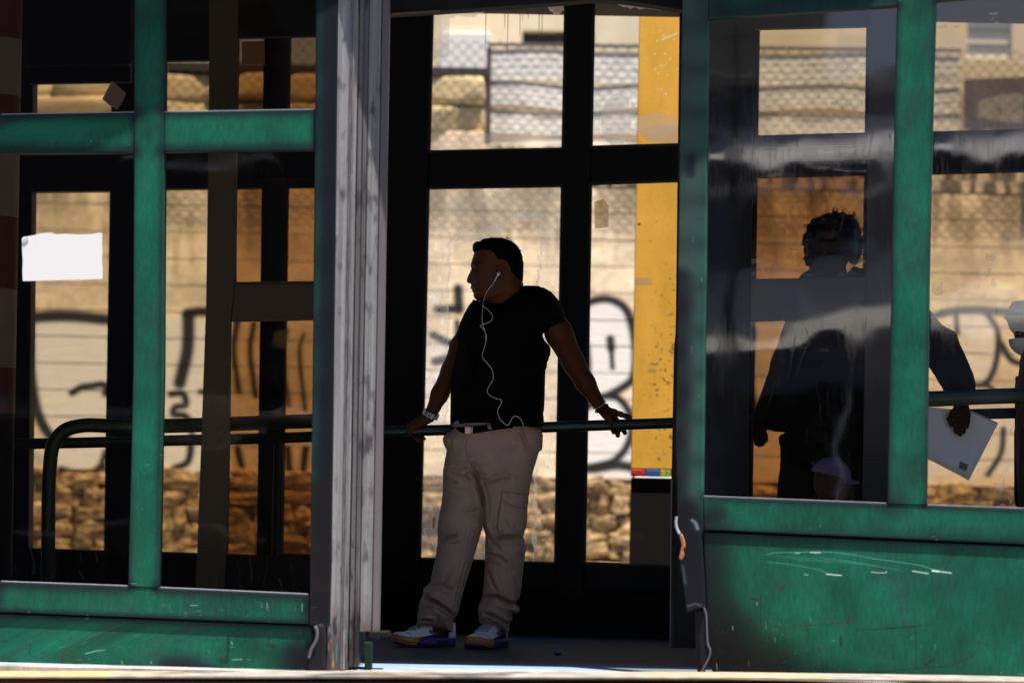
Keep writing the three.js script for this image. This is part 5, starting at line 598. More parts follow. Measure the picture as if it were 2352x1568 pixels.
  const khaki = mat(lin(1, 1, 1), 0.9, { map: tKh, bumpMap: tWeave, bumpScale: 0.0005 }); const tr = part('trousers', trG, khaki, man);
  const fr = trG.userData.front, drape = (list, lift, depthZ = 0.006, m = khaki, name = 'pocket_flap', parent = tr) => { const l = polyAt(D, list, false), x = l.reduce((a, p) => a + p.x, 0) / l.length, sh = new THREE.Shape(l), g = new THREE.ShapeGeometry(sh, 1); let zs = []; for (const p of l) zs.push(fr(p.x, p.y)); const g2 = new THREE.ExtrudeGeometry(sh, { depth: depthZ, bevelEnabled: true, bevelSize: 0.0015, bevelThickness: 0.0015, bevelOffset: -0.0015, bevelSegments: 2 }); const pos = g2.attributes.position; for (let i = 0; i < pos.count; i++) pos.setZ(i, pos.getZ(i) + fr(pos.getX(i), pos.getY(i)) + lift); g2.computeVertexNormals(); setUV(g2, (a, b) => [a, b]); return part(name, g2, m, parent); };
  const dense = (list, n = 5) => list.flatMap((p, i) => { const q = list[(i + 1) % list.length]; return [...Array(n)].map((_, k) => [lerp(p[0], q[0], k / n), lerp(p[1], q[1], k / n)]); });
  drape(dense([[758, 815], [900, 838], [1040, 880], [1046, 890], [1038, 1028], [990, 1005], [900, 990], [830, 985], [800, 965], [760, 918]].map((p) => ET(...p)), 3), 0.002);
  drape(dense([[925, 1000], [990, 1018], [993, 1034], [930, 1026]].map((p) => ET(...p)), 2), 0.006, 0.002, mat(lin(0.45, 0.42, 0.46), 0.7), 'pocket_label');
  drape(dense([[600, 108], [640, 104], [655, 150], [618, 150]].map((p) => ET(...p)), 2), 0.0, 0.012, khaki, 'belt_loop');
  // underwear band, belt and buckle
  const strip = (list, thick, m, name) => part(name, bulge(polyAt(D, [[1040, 900], [1244, 900], [1244, 1090], [1020, 1090]], false), { depth: D, thick, round: 0.088, cell: 0.004, bend: () => -0.012, clip: polyAt(D, list, false) }), m, man);
  const band = texture(256, 64, (x, y) => { const v = 128 + 20 * hash(x, y, 1); return [v, v * 0.96, v * 1.02]; }, true, (g) => { g.strokeStyle = '#d8dbe6'; g.lineWidth = 3; for (let i = 0; i < 9; i++) { const x = 14 + i * 28; g.beginPath(); g.moveTo(x, 18); g.lineTo(x + 12, 16); g.lineTo(x + 10, 30); g.lineTo(x - 2, 34); g.lineTo(x + 1, 46); g.lineTo(x + 14, 44); g.stroke(); } }); 
  const uw = strip([[1036, 977], [1050, 966], [1165, 964], [1168, 973], [1120, 982], [1060, 990]], 0.104, mat(lin(1, 1, 1), 0.8, { map: band }), 'underwear_band'); setUV(uw.geometry, (x, y) => [x * 9, y * 22]);
  const belt = strip([[1046, 985], [1050, 981], [1072, 981], [1130, 975], [1178, 971], [1178, 984], [1130, 990], [1088, 997], [1068, 997]], 0.108, M.fabricBlack, 'belt');
  { const p = H(1075.5, 990, D), z = belt.geometry.userData.front(p.x, p.y); const b = part('buckle', box(0.025, 0.030, 0.008, p.x, p.y, z + 0.006, 0.002), new THREE.MeshStandardMaterial({ color: lin(0.80, 0.46, 0.34), metalness: 0.75, roughness: 0.32 }), belt); part('buckle_pin', box(0.006, 0.030, 0.010, p.x + 0.017, p.y, z + 0.006, 0.002), M.steel, b.parent); }
  // linked metal watch bracelet, beaded bracelet
  const ring = (at, dir, r, n, mk, name, m, rx = 1) => { const q = new THREE.Quaternion().setFromUnitVectors(V3(0, 0, 1), dir.clone().normalize()), l = []; for (let i = 0; i < n; i++) { const a = i / n * TAU; for (const g of mk(a)) { g.rotateZ(a); g.translate(Math.cos(a) * r, Math.sin(a) * r * rx, 0); g.applyQuaternion(q); g.translate(at.x, at.y, at.z); l.push(g); } } return part(name, merge(l), m, man); };
  const wd = wrR.clone().sub(elR).normalize(), wat = wrR.clone().addScaledVector(wd, -0.012);
  ring(wat, wd, 0.033, 22, () => [-0.009, -0.003, 0.003, 0.009].map((z) => box(0.005, 0.0068, 0.0048, 0, 0, z, 0.001)), 'wristwatch', new THREE.MeshStandardMaterial({ color: lin(0.75, 0.74, 0.76), metalness: 0.8, roughness: 0.25 }));
  const wl = wrL.clone().sub(elL).normalize(); ring(wrL.clone().addScaledVector(wl, -0.016), wl, 0.031, 20, () => [new THREE.CylinderGeometry(0.0022, 0.0022, 0.0055, 6)], 'bead_bracelet', mat(lin(0.75, 0.70, 0.68), 0.35)); ring(wrL.clone().addScaledVector(wl, 0.004), wl, 0.030, 30, () => [new THREE.SphereGeometry(0.0036, 6, 5)], 'dark_bracelet', M.black);
  // ---- trainers: lofted white uppers on coloured soles
  const spline = (list) => (t) => { for (let i = 0; i + 1 < list.length; i++) if (t <= list[i + 1][0]) { const u = smooth(0, 1, (t - list[i][0]) / (list[i + 1][0] - list[i][0])) * 0.5 + 0.5 * (t - list[i][0]) / (list[i + 1][0] - list[i][0]); return lerp(list[i][1], list[i + 1][1], u); } return list.at(-1)[1]; };
  const SL = 0.275, hw = spline([[0, 0.020], [0.04, 0.033], [0.2, 0.040], [0.45, 0.042], [0.68, 0.053], [0.84, 0.050], [0.94, 0.036], [1, 0.010]]), top = spline([[0, 0.100], [0.1, 0.108], [0.28, 0.122], [0.40, 0.112], [0.55, 0.088], [0.70, 0.070], [0.85, 0.060], [0.95, 0.050], [1, 0.034]]);
  function loft(t0, t1, y0, y1, grow, n = 26, full = false) { const pos = [], uv = [], ind = [], K2 = full ? 22 : 4; for (let i = 0; i <= n; i++) { const t = lerp(t0, t1, i / n), w = hw(t) + grow, a = typeof y0 === 'function' ? y0(t) : y0, b = typeof y1 === 'function' ? y1(t) : y1; if (full) for (let k = 0; k <= K2; k++) { const q = Math.PI * k / K2, c = Math.cos(q), s = Math.sin(q), e = 0.62; pos.push(t * SL, a + (b - a) * Math.pow(s, e), w * Math.sign(c) * Math.pow(Math.abs(c), 0.75) * lerp(1, 0.80, s)); uv.push(t, k / K2); } else { for (const [yy, ww] of [[a, w * 0.97], [a + (b - a) * 0.2, w], [b - (b - a) * 0.2, w], [b, w * 0.97]]) { pos.push(t * SL, yy, ww); uv.push(t, 0); } for (const [yy, ww] of [[b, w * 0.97], [b - (b - a) * 0.2, w], [a + (b - a) * 0.2, w], [a, w * 0.97]]) { pos.push(t * SL, yy, -ww); uv.push(t, 1); } } } const m = full ? K2 + 1 : 8; for (let i = 0; i < n; i++) for (let k = 0; k < m; k++) { const k2 = (k + 1) % m, c = i * m; ind.push(c + k, c + k2, c + m + k, c + k2, c + m + k2, c + m + k); } const cap = (o, fl) => { for (let k = 1; k < m - 1; k++) fl ? ind.push(o, o + k, o + k + 1) : ind.push(o, o + k + 1, o + k); }; cap(0, false); cap(n * m, true); const g = new THREE.BufferGeometry(); g.setAttribute('position', new THREE.Float32BufferAttribute(pos, 3)); g.setAttribute('uv', new THREE.Float32BufferAttribute(uv, 2)); g.setIndex(ind); const ng = g.toNonIndexed(); const mg = mergeVertices(ng); mg.computeVertexNormals(); return mg; }
  const leather = mat(lin(0.88, 0.88, 0.91), 0.45, { bumpMap: tGrain, bumpScale: 0.0004 }), gum = mat(lin(0.50, 0.25, 0.06), 0.6), pink = mat(lin(0.50, 0.12, 0.17), 0.6), purple = mat(lin(0.09, 0.05, 0.24), 0.5), soleB = mat(lin(0.012, 0.012, 0.014), 0.6), lace = mat(lin(0.42, 0.36, 0.54), 0.8), net = mat(lin(0.20, 0.17, 0.24), 0.7), seam = mat(lin(0.20, 0.20, 0.22), 0.7);
  function shoe(px, py, dz, turn) {
    const s = new THREE.Group(); s.name = numbered('shoe'); man.add(s); const p = H(px, py, D - dz); s.position.set(p.x, FLOOR, p.z); s.rotation.y = turn; s.updateMatrix();
    const spring = (y) => (t) => y + 0.012 * smooth(0.72, 1, t) ** 1.5;
    part('upper', loft(0.0, 1, spring(0.030), (t) => top(t) + 0.010 * smooth(0.8, 1, t), 0.0, 40, true), leather, s);
    part('outsole', loft(0.01, 0.99, spring(0.001), spring(0.010), 0.003, 30), soleB, s); part('pink_tread', loft(0.66, 0.99, spring(0.0105), spring(0.018), 0.0035, 16), pink, s);
    part('gum_midsole', loft(0.62, 1, spring(0.0185), (t) => spring(0.040)(t) + 0.003, 0.004, 20), gum, s); part('purple_midsole', loft(0.005, 0.615, 0.0105, spring(0.038), 0.004, 24), purple, s);
    part('sole_window', loft(0.12, 0.34, 0.018, 0.026, 0.0055, 8), soleB, s); part('black_wedge', loft(0.14, 0.60, (t) => 0.0385, (t) => lerp(0.064, 0.044, smooth(0.14, 0.6, t)), 0.0012, 14), soleB, s);
    // net panel on both sides, laces, toe seam, tongue
    for (const q of [1, -1]) { const pos = [], ind = [], n = 8; for (let i = 0; i <= n; i++) for (let k = 0; k <= 5; k++) { const t = lerp(0.24, 0.46, i / n), v = k / 5, y = lerp(0.052 + 0.012 * Math.abs(i / n - 0.5), 0.082 - 0.012 * (i / n), v), yy = (y - 0.03) / (top(t) - 0.03), w = hw(t) * lerp(1, 0.80, Math.min(1, yy) ** 1.6) * Math.pow(Math.max(0.02, 1 - Math.min(1, yy ** 3.2)), 0.36) + 0.0022; pos.push(t * SL, y, q * w); } for (let i = 0; i < n; i++) for (let k = 0; k < 5; k++) { const c = i * 6 + k; ind.push(c, c + 6, c + 1, c + 1, c + 6, c + 7); } const g = new THREE.BufferGeometry(); g.setAttribute('position', new THREE.Float32BufferAttribute(pos, 3)); g.setIndex(ind); g.computeVertexNormals(); setUV(g, (x, y) => [x, y]); part('net_panel', g, net, s); }
    const over = (t, a) => { const yb = 0.030 + 0.012 * smooth(0.72, 1, t) ** 1.5, yt = top(t) + 0.010 * smooth(0.8, 1, t), c = Math.cos(a), sn = Math.sin(a); return V3(t * SL, yb + (yt - yb) * Math.pow(sn, 0.62) + 0.002, (hw(t)) * Math.sign(c) * Math.pow(Math.abs(c), 0.75) * lerp(1, 0.80, sn)); };
    for (let i = 0; i < 5; i++) { const t = 0.42 + 0.062 * i, l = []; for (let k = 0; k <= 6; k++) l.push(over(t + (i % 2 ? 1 : -1) * 0.012 * (k / 6 - 0.5), lerp(0.95, 2.2, k / 6)).add(V3(0, 0.0025, 0))); part('lace', tube(l, 0.0034, 12, 6), lace, s); const l2 = []; for (let k = 0; k <= 6; k++) l2.push(over(t + 0.03 * (k / 6), lerp(2.2, 0.95, k / 6)).add(V3(0, 0.005, 0))); part('lace', tube(l2, 0.0028, 12, 6), lace, s); }
    part('toe_seam', tube([...Array(13)].map((_, k) => over(0.84 - 0.10 * Math.abs(k / 12 - 0.5) * 2, lerp(0.25, 2.9, k / 12))), 0.0011, 30, 5), seam, s); part('side_seam', tube([...Array(9)].map((_, k) => over(lerp(0.20, 0.74, k / 8), lerp(0.9, 0.42, Math.sin(k / 8 * Math.PI * 0.8)))), 0.0011, 24, 5), seam, s);
    part('tongue', plate([new THREE.Vector2(-0.028, 0), new THREE.Vector2(0.028, 0), new THREE.Vector2(0.024, 0.03), new THREE.Vector2(-0.024, 0.03)], 0.012, 0.004, 0.003).rotateY(Math.PI / 2).rotateZ(0.5).translate(0.405 * SL, 0.108, 0), lace, s);
  }
  shoe(1043, 1480, -0.05, Math.PI + 0.36); shoe(1154, 1480, -0.08, Math.PI + 1.08);
  // ---- earphones hanging down his front
  const sf = shirtG.userData.front, hf = headG.userData.front, ear = thing('earphones', 'white wired earphones running from his ear down the black t-shirt to a pocket', 'earphones');
  const on = (x, y, up) => { const p = H(...E7(x, y), D), z = y > 1335 ? fr(p.x, p.y) : Math.max(y > 1240 ? fr(p.x, p.y) : -99, y > 470 ? sf(p.x, p.y) : -99, y < 500 ? hf(p.x, p.y) : -99); return V3(p.x, p.y, Math.max(z, -D + 0.02) + up); };
  const wire = mat(lin(0.72, 0.70, 0.72), 0.5);
  const cable = (l, name) => part(name, tube(l.map(([x, y]) => on(x, y, 0.005)), 0.0014, l.length * 12, 6), wire, ear);
  cable([[722, 385], [705, 410], [690, 428], [668, 462], [655, 495], [648, 522], [650, 545], [672, 566], [692, 585], [705, 605], [711, 622], [705, 642], [688, 656], [668, 664], [645, 672], [632, 681], [648, 698], [660, 715], [668, 745], [669, 775], [660, 815], [648, 855], [645, 882], [660, 905], [684, 930], [706, 962], [716, 1000], [712, 1030], [695, 1058], [680, 1085], [678, 1108], [695, 1130], [730, 1147], [764, 1158], [770, 1175], [755, 1200], [744, 1228], [748, 1258], [765, 1290], [790, 1312], [808, 1322], [822, 1306], [836, 1278], [852, 1262], [872, 1266], [895, 1285], [906, 1312], [906, 1340], [899, 1360]], 'cable');
  cable([[649, 547], [645, 590], [643, 640], [650, 680], [662, 712]], 'cable');
  { const a = on(748, 338, 0.016), b = on(722, 385, 0.010), bud = new THREE.SphereGeometry(0.0085, 16, 12); bud.translate(a.x, a.y, a.z); part('earbud', bud, wire, ear); part('earbud_stem', tube([a, a.clone().lerp(b, 0.5), b], 0.0034, 10, 8), wire, ear); const j = on(650, 546, 0.006), s = new THREE.SphereGeometry(0.0035, 10, 8); s.translate(j.x, j.y, j.z); part('cable_split', s, wire, ear); const rm = on(669, 752, 0.006), g = box(0.0052, 0.024, 0.005, rm.x, rm.y, rm.z, 0.002); part('remote', g, wire, ear); }
}
// ---------------------------------------------------------------- the people behind the right door
{
  const d = 10.05, C = (x, y, dz = 0) => H(x, y, d - dz);
  const p = thing('person', 'curly haired person in a black jacket behind the glass of the right door', 'person');
  const head = blend([ball(C(1912, 560), 0.082, 0.105, 0.092), ball(C(1905, 610, 0.03), 0.060, 0.062, 0.066), bone(C(1915, 640), C(1925, 720), 0.056, 0.075), ball(C(1896, 598, 0.095), 0.014, 0.018, 0.022), ball(C(1880, 575, 0.075), 0.022, 0.010, 0.016), ball(C(1920, 575, 0.078), 0.022, 0.010, 0.016), ball(C(1898, 622, 0.082), 0.022, 0.008, 0.014)], 0.018);
  const hb = new THREE.Box3().setFromPoints([C(1840, 470, -0.12), C(1990, 740, 0.14)]).expandByScalar(0.03);
  const hg = skin(head, [hb.min.x, hb.min.y, -d - 0.15], [hb.max.x, hb.max.y, -d + 0.15], 0.0055);
  const trunk = blend([bone(C(1945, 720), C(1945, 980), 0.13, 0.12), bone(C(1985, 980), C(2010, 1490), 0.08, 0.045), bone(C(1880, 980), C(1850, 1490), 0.08, 0.045), bone(C(1850, 690), C(1800, 830, 0.02), 0.05, 0.042), bone(C(1800, 830, 0.02), C(1748, 945, 0.02), 0.040, 0.026), bone(C(2080, 690), C(2175, 800, 0.0), 0.05, 0.044), bone(C(2175, 800), C(2206, 905, 0.06), 0.042, 0.027)], 0.03);
  const tg = skin(trunk, [C(1700, 0).x, FLOOR + 0.02, -d - 0.22], [C(2260, 0).x, C(0, 640).y, -d + 0.22], 0.014);
  const wR = C(2206, 905, 0.06), hR = hand(wR, C(2209, 938, 0.07), [[[C(2190, 948, 0.10), C(2182, 962, 0.11), C(2186, 976, 0.105)], 0.011, 0.009], [[C(2198, 954, 0.085), C(2196, 974, 0.10), C(2197, 992, 0.095)], 0.0105, 0.0085], [[C(2207, 955, 0.085), C(2206, 977, 0.102), C(2206, 998, 0.095)], 0.0105, 0.0085], [[C(2216, 954, 0.085), C(2215, 974, 0.10), C(2214, 992, 0.095)], 0.0105, 0.0085], [[C(2224, 952, 0.08), C(2224, 967, 0.095), C(2222, 980, 0.09)], 0.0095, 0.008]], 0.026);
  const wL = C(1748, 945, 0.02), hL = hand(wL, C(1742, 968, 0.03), [[[C(1750, 985, 0.05), C(1758, 1000, 0.05), C(1760, 1010, 0.04)], 0.011, 0.009], [[C(1736, 990, 0.035), C(1735, 1006, 0.03), C(1738, 1018, 0.01)], 0.0105, 0.0085], [[C(1742, 992, 0.03), C(1741, 1010, 0.025), C(1744, 1022, 0.0)], 0.0105, 0.0085], [[C(1748, 992, 0.02), C(1748, 1010, 0.01), C(1750, 1021, -0.01)], 0.0105, 0.0085], [[C(1754, 990, 0.01), C(1754, 1006, 0.0), C(1755, 1016, -0.015)], 0.0095, 0.008]]);
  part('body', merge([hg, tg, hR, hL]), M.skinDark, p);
  const jk = polyAt(d, [[1828, 648], [1845, 628], [1872, 613], [1895, 610], [1925, 660], [1960, 612], [2000, 622], [2050, 648], [2105, 690], [2139, 735], [2168, 752], [2192, 764], [2200, 790], [2212, 815], [2222, 838], [2232, 862], [2236, 880], [2236, 902], [2200, 906], [2168, 900], [2150, 868], [2132, 838], [2112, 850], [2098, 920], [2090, 1010], [2076, 1090], [1990, 1098], [1880, 1080], [1796, 1060], [1790, 1000], [1810, 994], [1775, 988], [1735, 985], [1736, 940], [1752, 912], [1770, 885], [1790, 838], [1805, 796], [1812, 740], [1818, 690]], false);
  const jf = (x, y) => 0.02 * (fbm(x * 12, y * 9, 401) - 0.5) + 0.008 * (fbm(x * 40, y * 30, 402) - 0.5);
  const jg = bulge(jk, { depth: d, thick: 0.15, round: 0.11, cell: 0.008, relief: jf, bend: (x) => 0.06 * smooth(C(2110, 0).x, C(2210, 0).x, x) * 0.6 }); part('jacket', jg, M.fabricBlack, p);
  const tl = polyAt(d, [[1794, 1050], [1900, 1062], [2000, 1070], [2078, 1080], [2076, 1250], [2062, 1496], [1968, 1498], [1950, 1300], [1938, 1180], [1918, 1320], [1900, 1496], [1800, 1496], [1788, 1300], [1784, 1170]], false);
  part('trousers', bulge(tl, { depth: d, thick: 0.10, round: 0.085, cell: 0.009, relief: (x, y) => 0.018 * (fbm(x * 10, y * 14, 405) - 0.5) }), mat(lin(0.012, 0.012, 0.014), 0.9), p);
  for (const x of [1850, 2012]) { const q = C(x, 1490), g = new THREE.SphereGeometry(1, 20, 14); g.scale(0.05, 0.05, 0.14); g.translate(q.x, FLOOR + 0.045, q.z + 0.05); part('shoe', g, M.rubber, p); }
  const hairP = polyAt(d, [[1868, 618], [1855, 604], [1846, 588], [1850, 570], [1844, 552], [1852, 535], [1858, 515], [1876, 500], [1896, 492], [1922, 487], [1946, 491], [1966, 502], [1976, 520], [1982, 545], [1981, 570], [1976, 592], [1968, 604], [1960, 598], [1952, 586], [1935, 575], [1900, 568], [1880, 580], [1874, 600]], true).map((p, i) => new THREE.Vector2(p.x + 0.013 * (hash(i, 1, 5) - 0.5), p.y + 0.013 * (hash(i, 2, 5) - 0.5)));
  const cap = bulge(hairP, { depth: d, thick: 0.10, round: 0.055, cell: 0.006, relief: (x, y) => 0.02 * (fbm(x * 60, y * 60, 411) - 0.4), bend: (x, y) => -0.01 }), curls = [], r = rng(71);
  for (let i = 0; i < 300; i++) { const q = hairP[Math.floor(r() * hairP.length * 0.86)], cx = C(1912, 570), o = lerp(0.86, 1.0, r()), a = V3(lerp(cx.x, q.x, o), lerp(cx.y, q.y, o), -d + 0.10 * (r() - 0.4)), rad = 0.004 + 0.006 * r(), t0 = r() * TAU; curls.push(tube([...Array(7)].map((_, k) => V3(a.x + rad * Math.cos(t0 + k * 0.8), a.y + rad * Math.sin(t0 + k * 0.8), a.z + 0.003 * k)), 0.0016, 12, 4)); }
  part('hair', merge([cap, ...curls]), M.hair, p);
  // the folder in the hand
  const f = thing('folder', 'pale lilac cardboard folder with a small barcode held under the thick rail', 'folder'), F = new Face(2200, 9.975, 0.10, FLOOR); F.put(f);
  const back = plate(outline(F, [[2120, 930], [2134, 936], [2232, 945], [2294, 973], [2227, 1103], [2132, 1053], [2090, 1035]]), 0.003, -0.004, 0.0005); part('paper_sheets', back, mat(lin(0.85, 0.80, 0.64), 0.8), f);
  part('cover', plate(outline(F, [[2120, 928], [2134, 934], [2233, 944], [2293, 971], [2228, 1091], [2132, 1046], [2088, 1026]]), 0.002, 0, 0.0005), mat(lin(0.82, 0.86, 1.0), 0.6, { bumpMap: tGrain, bumpScale: 0.0003 }), f); part('fold_edge', plate(outline(F, [[2236, 944.5], [2293, 971], [2291, 974], [2233, 948]]), 0.002, 0.003, 0.0005), mat(lin(0.42, 0.40, 0.58), 0.6), f);
  const bc = outline(F, [[2206, 1059], [2225, 1067], [2220, 1082], [2202, 1074]]); part('barcode', plate(bc, 0.0008, 0.0015, 0), mat(lin(0.90, 0.89, 0.97), 0.6), f);
  const bars = []; for (let i = 0; i < 13; i++) { const t = (i + 0.2) / 13, w = [0.5, 0.8, 0.4, 0.65][i % 4] / 13, a = bc[0].clone().lerp(bc[1], t), b = bc[0].clone().lerp(bc[1], t + w), c = bc[3].clone().lerp(bc[2], t + w), e = bc[3].clone().lerp(bc[2], t); bars.push(plate([a, b, c, e], 0.0006, 0.0024, 0)); } part('barcode_lines', merge(bars), M.black, f);
}
{
  // someone in a white cap, only just inside the right edge
  const d = 10.12, C = (x, y, dz = 0) => H(x, y, d - dz), p = thing('person', 'person in a white cap and face mask at the right edge of the photo', 'person');
  const body = blend([ball(C(2382, 752), 0.088, 0.112, 0.095), bone(C(2385, 790), C(2395, 850), 0.055, 0.07), bone(C(2400, 890), C(2410, 1120), 0.11, 0.12), bone(C(2400, 870), C(2460, 880), 0.07, 0.07), bone(C(2395, 1120), C(2395, 1470), 0.08, 0.05), bone(C(2440, 1120), C(2440, 1470), 0.08, 0.05), ball(C(2345, 768, 0.03), 0.018, 0.022, 0.018), bone(C(2460, 880), C(2470, 1050, 0.04), 0.055, 0.04), bone(C(2470, 1050, 0.04), C(2420, 1130, 0.14), 0.038, 0.026)], 0.02);
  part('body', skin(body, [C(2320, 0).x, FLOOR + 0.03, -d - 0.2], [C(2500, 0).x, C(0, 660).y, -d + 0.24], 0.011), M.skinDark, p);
  const cap = skin(blend([(x, y, z) => Math.max(ball(C(2380, 728), 0.108, 0.100, 0.112)(x, y, z), C(0, 738).y - y), ball(C(2336, 728, 0.03), 0.050, 0.012, 0.075)], 0.01), [C(2290, 0).x, C(0, 770).y, -d - 0.16], [C(2480, 0).x, C(0, 650).y, -d + 0.18], 0.0055); part('cap', cap, mat(lin(0.9, 0.9, 0.95), 0.7), p);
  const mask = skin((x, y, z) => Math.max(ball(C(2368, 782, 0.02), 0.082, 0.062, 0.10)(x, y, z), x - C(2375, 0).x), [C(2320, 0).x, C(0, 830).y, -d - 0.13], [C(2400, 0).x, C(0, 735).y, -d + 0.16], 0.0055); part('face_mask', mask, mat(lin(0.62, 0.62, 0.66), 0.8), p);
  const hair = [], r = rng(17); for (let i = 0; i < 90; i++) { const a = C(2352 + 30 * r(), 752 + 10 * r(), 0.10 * (r() - 0.2)), b = C(2340 + 40 * r(), 850 + 40 * r(), 0.13 * r()), e = C(2346 + 40 * r(), 940 + 50 * r(), 0.14 * r()); hair.push(tube([a, b, e], 0.0016, 8, 3)); } part('hair', merge(hair), mat(lin(0.10, 0.05, 0.02), 0.5), p);
  part('jacket', skin(blend([bone(C(2400, 890), C(2410, 1130), 0.125, 0.135), bone(C(2398, 865), C(2462, 880), 0.08, 0.08), bone(C(2462, 880), C(2472, 1050, 0.04), 0.07, 0.055)], 0.03), [C(2350, 0).x, C(0, 1250).y, -d - 0.24], [C(2520, 0).x, C(0, 820).y, -d + 0.24], 0.014), mat(lin(0.03, 0.03, 0.04), 0.9), p); part('trousers', skin(blend([bone(C(2395, 1130), C(2395, 1480), 0.10, 0.06), bone(C(2445, 1130), C(2445, 1480), 0.10, 0.06)], 0.02), [C(2350, 0).x, FLOOR, -d - 0.2], [C(2520, 0).x, C(0, 1090).y, -d + 0.2], 0.016), mat(lin(0.02, 0.022, 0.03), 0.9), p);
}
{
  // a small child in a lilac cap in front of the black jacket
  const d = 9.72, C = (x, y, dz = 0) => H(x, y, d - dz), p = thing('person', 'small child in a lilac cap low behind the glass of the right door', 'person');
  const floorY = FLOOR + 0.02, cx = C(1908, 1104).x, P = (x, y, zz = 0) => V3(cx + x, y, -d + zz), h = C(1908, 1106).y;
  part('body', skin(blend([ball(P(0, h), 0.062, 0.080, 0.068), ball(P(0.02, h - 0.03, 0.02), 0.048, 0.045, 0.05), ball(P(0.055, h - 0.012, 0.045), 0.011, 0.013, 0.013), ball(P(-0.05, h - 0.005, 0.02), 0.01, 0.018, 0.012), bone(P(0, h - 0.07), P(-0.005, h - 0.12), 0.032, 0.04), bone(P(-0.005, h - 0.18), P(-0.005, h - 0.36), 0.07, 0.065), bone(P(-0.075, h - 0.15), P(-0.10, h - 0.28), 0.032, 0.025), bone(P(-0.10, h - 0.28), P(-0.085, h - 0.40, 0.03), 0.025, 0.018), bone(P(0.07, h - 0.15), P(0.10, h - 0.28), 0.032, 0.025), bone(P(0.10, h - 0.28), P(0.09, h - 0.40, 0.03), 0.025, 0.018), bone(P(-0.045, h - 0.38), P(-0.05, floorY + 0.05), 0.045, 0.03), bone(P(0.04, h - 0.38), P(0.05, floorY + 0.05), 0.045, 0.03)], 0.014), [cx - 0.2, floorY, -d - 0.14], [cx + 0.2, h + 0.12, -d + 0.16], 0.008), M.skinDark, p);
  part('cap', skin(blend([(x, y, z) => Math.max(ball(P(0, h + 0.012), 0.076, 0.078, 0.080)(x, y, z), h + 0.022 - 0.25 * (x - cx) - y), ball(P(0.068, h - 0.002, 0.02), 0.042, 0.008, 0.055)], 0.012), [cx - 0.1, h - 0.05, -d - 0.12], [cx + 0.16, h + 0.12, -d + 0.14], 0.005), mat(lin(0.09, 0.07, 0.13), 0.9), p);
  part('jacket', skin(blend([bone(P(-0.005, h - 0.17), P(-0.005, h - 0.38), 0.085, 0.09), bone(P(-0.08, h - 0.15), P(-0.105, h - 0.28), 0.045, 0.038), bone(P(-0.105, h - 0.28), P(-0.09, h - 0.38, 0.03), 0.036, 0.03), bone(P(0.075, h - 0.15), P(0.105, h - 0.28), 0.045, 0.038), bone(P(0.105, h - 0.28), P(0.095, h - 0.38, 0.03), 0.036, 0.03)], 0.02), [cx - 0.22, h - 0.52, -d - 0.15], [cx + 0.22, h - 0.04, -d + 0.16], 0.008), mat(lin(0.08, 0.085, 0.24), 0.9), p);
  part('trousers', skin(blend([bone(P(-0.045, h - 0.42), P(-0.05, floorY + 0.05), 0.058, 0.045), bone(P(0.04, h - 0.42), P(0.05, floorY + 0.05), 0.058, 0.045)], 0.015), [cx - 0.16, floorY, -d - 0.12], [cx + 0.16, h - 0.33, -d + 0.12], 0.009), mat(lin(0.02, 0.02, 0.03), 0.9), p); for (const q of [-0.05, 0.05]) { const g = new THREE.SphereGeometry(1, 16, 12); g.scale(0.035, 0.03, 0.07); g.translate(cx + q, FLOOR + 0.028, -d + 0.03); part('shoe', g, M.rubber, p); }
}
// a scrap of blue litter on the platform floor
{ const p = V3(...H(1281, 1499, 10.55).toArray()); const g = new THREE.IcosahedronGeometry(0.016, 1), a = g.attributes.position; for (let i = 0; i < a.count; i++) { const k = 0.6 + 0.7 * hash(Math.round(a.getX(i) * 900), Math.round(a.getY(i) * 900), Math.round(a.getZ(i) * 900)); a.setXYZ(i, a.getX(i) * k, a.getY(i) * k * 0.6, a.getZ(i) * k); } g.computeVertexNormals(); g.translate(p.x, FLOOR + 0.010, -10.55); solo('litter', g, mat(lin(0.05, 0.07, 0.20), 0.5), 'tiny crumpled blue scrap on the platform floor behind the doorway', 'litter'); }
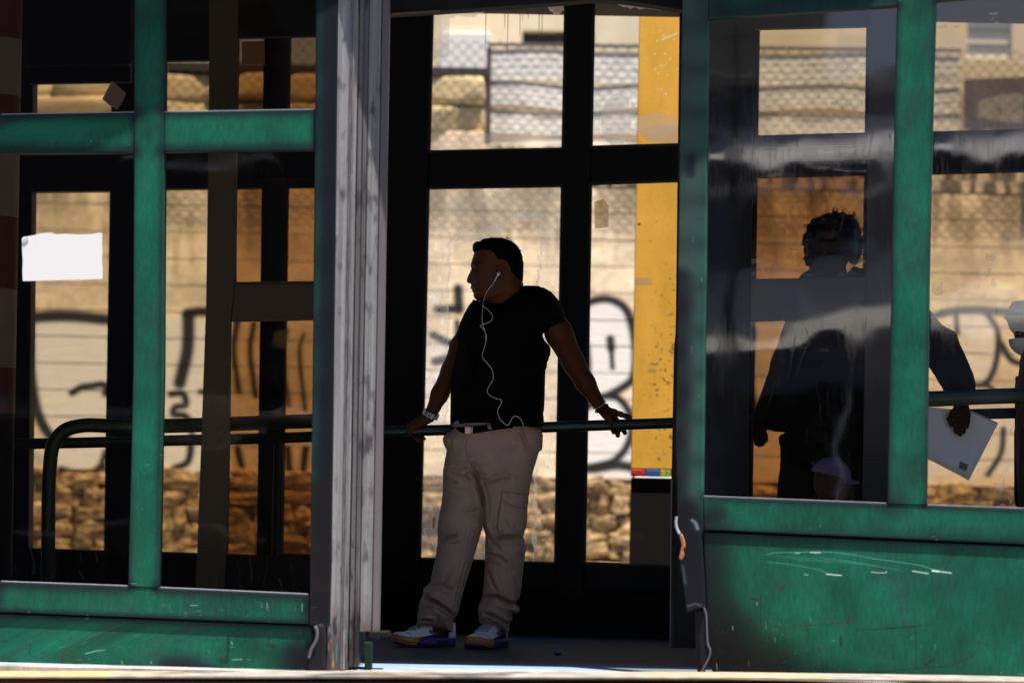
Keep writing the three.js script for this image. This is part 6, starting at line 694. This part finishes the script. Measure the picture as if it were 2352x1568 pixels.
// ---------------------------------------------------------------- the near side of the street, which the door glass reflects
{
  const V = (x, y, dist) => RIGHT.mirror(H(x, y, dist));                          // where a thing seen in the right door's glass really stands
  const b = thing('shop_building', 'low blue grey shop building with a white fascia reflected in the right door glass', 'building');
  const m = mat(lin(0.10, 0.12, 0.20), 0.8, { bumpMap: tGrain, bumpScale: 0.004 }), wh = mat(lin(0.75, 0.72, 0.72), 0.7), z = 16;
  part('wall', box(8.2, 7.2, 8, -4, 3.6, z + 4, 0), m, b); part('canopy', (() => { const c = box(8.4, 0.06, 0.85, 0, 0, 0, 0.01); c.rotateX(-0.75); c.translate(-4.0, 6.4, z - 0.4); return c; })(), wh, b); part('fascia', box(8.3, 0.12, 0.3, -4, 5.8, z - 0.15, 0.02), wh, b); part('roof', box(8.4, 0.2, 8.6, -4, 7.3, z + 4, 0.02), mat(lin(0.3, 0.28, 0.26), 0.9), b);
  for (let i = 0; i < 2; i++) { const x = -6 + i * 4.1; const dr = part('shopfront', box(3.5, 2.9, 0.12, x, 1.6, z - 0.03, 0.02), M.black, b); part('window_bar', box(0.06, 2.9, 0.08, x, 1.6, z - 0.12, 0.004), M.steel, dr); part('window', box(1.6, 1.1, 0.1, x - 0.8, 5.2, z - 0.02, 0.01), M.black, b); part('window', box(1.6, 1.1, 0.1, x + 1.2, 5.2, z - 0.02, 0.01), M.black, b); }
  const aw = [], n = 40; const pos = [], ind = []; for (let i = 0; i <= n; i++) for (let k = 0; k <= 6; k++) { const x = -8.2 + 8.4 * i / n, q = k / 6; pos.push(x, 3.85 + 1.5 * q - 0.3 * q * q + 0.07 * Math.sin(x * 1.1) * (1 - q * 0.4) + 0.07 * (x + 4), z - 1.5 + 1.4 * q); } for (let i = 0; i < n; i++) for (let k = 0; k < 6; k++) { const c = i * 7 + k; ind.push(c, c + 7, c + 1, c + 1, c + 7, c + 8); } const g = new THREE.BufferGeometry(); g.setAttribute('position', new THREE.Float32BufferAttribute(pos, 3)); g.setIndex(ind); g.computeVertexNormals(); setUV(g, (x, y, zz) => [x, zz]); part('awning', g, mat(lin(0.55, 0.52, 0.48), 0.9), b);
  const lp = thing('street_lamp', 'double headed street lamp across the street seen as a reflection in the right door', 'street lamp'), q = V(1682, 235, 30); lp.position.set(q.x, 0, q.z);
  part('pole', tube([V3(0, 0, 0), V3(0.01, q.y * 0.5, 0), V3(0, q.y - 0.05, 0)], 0.055, 20, 10), M.rubber, lp); for (const s of [-1, 1]) { part('arm', tube([V3(0, q.y - 0.1, 0), V3(s * 0.12, q.y + 0.02, 0), V3(s * 0.26, q.y + 0.10, 0)], 0.025, 12, 8), M.rubber, lp); const h = new THREE.SphereGeometry(1, 16, 10); h.scale(0.24, 0.06, 0.10); h.rotateZ(s * 0.5); h.translate(s * 0.42, q.y + 0.17, 0); part('lamp_head', h, M.rubber, lp); }
  part('top_arm', tube([V3(-0.2, q.y + 0.72, 0), V3(0.3, q.y + 0.80, 0)], 0.02, 4, 6), M.rubber, lp); part('pole_tip', tube([V3(0, q.y - 0.05, 0), V3(0.02, q.y + 0.95, 0)], 0.018, 4, 6), M.rubber, lp);
  part('lamp_base', new THREE.CylinderGeometry(0.16, 0.20, 0.3, 16).translate(0, 0.29, 0), M.rubber, lp);
  const t = thing('shop_building', 'tall dark grey building across the street reflected in the left door glass', 'building'), tm = mat(lin(0.035, 0.033, 0.04), 0.85, { bumpMap: tGrain, bumpScale: 0.004 });
  part('wall', box(16, 16, 8, -16.2, 8, 18.5, 0.02), tm, t); part('cornice', box(16.2, 0.3, 0.3, -16.2, 15.8, 14.4, 0.02), M.black, t);
  for (let i = 0; i < 4; i++) for (let j = 0; j < 4; j++) { const w = part('window', box(1.9, 1.9, 0.1, -22.4 + 4.1 * i, 3.4 + 3.5 * j, 14.47, 0.01), M.black, t); part('window_sill', box(2.1, 0.1, 0.2, -22.4 + 4.1 * i, 2.4 + 3.5 * j, 14.4, 0.01), wh, w); }
  part('stall_shelf', box(3.2, 0.08, 0.9, -10.6, 1.05, 13.9, 0.01), mat(lin(0.5, 0.42, 0.34), 0.8), t); part('awning', box(4.2, 0.12, 1.4, -10.6, 2.6, 13.8, 0.02).rotateX(0), mat(lin(0.34, 0.30, 0.28), 0.8), t);
}
renderer.render(scene, camera);
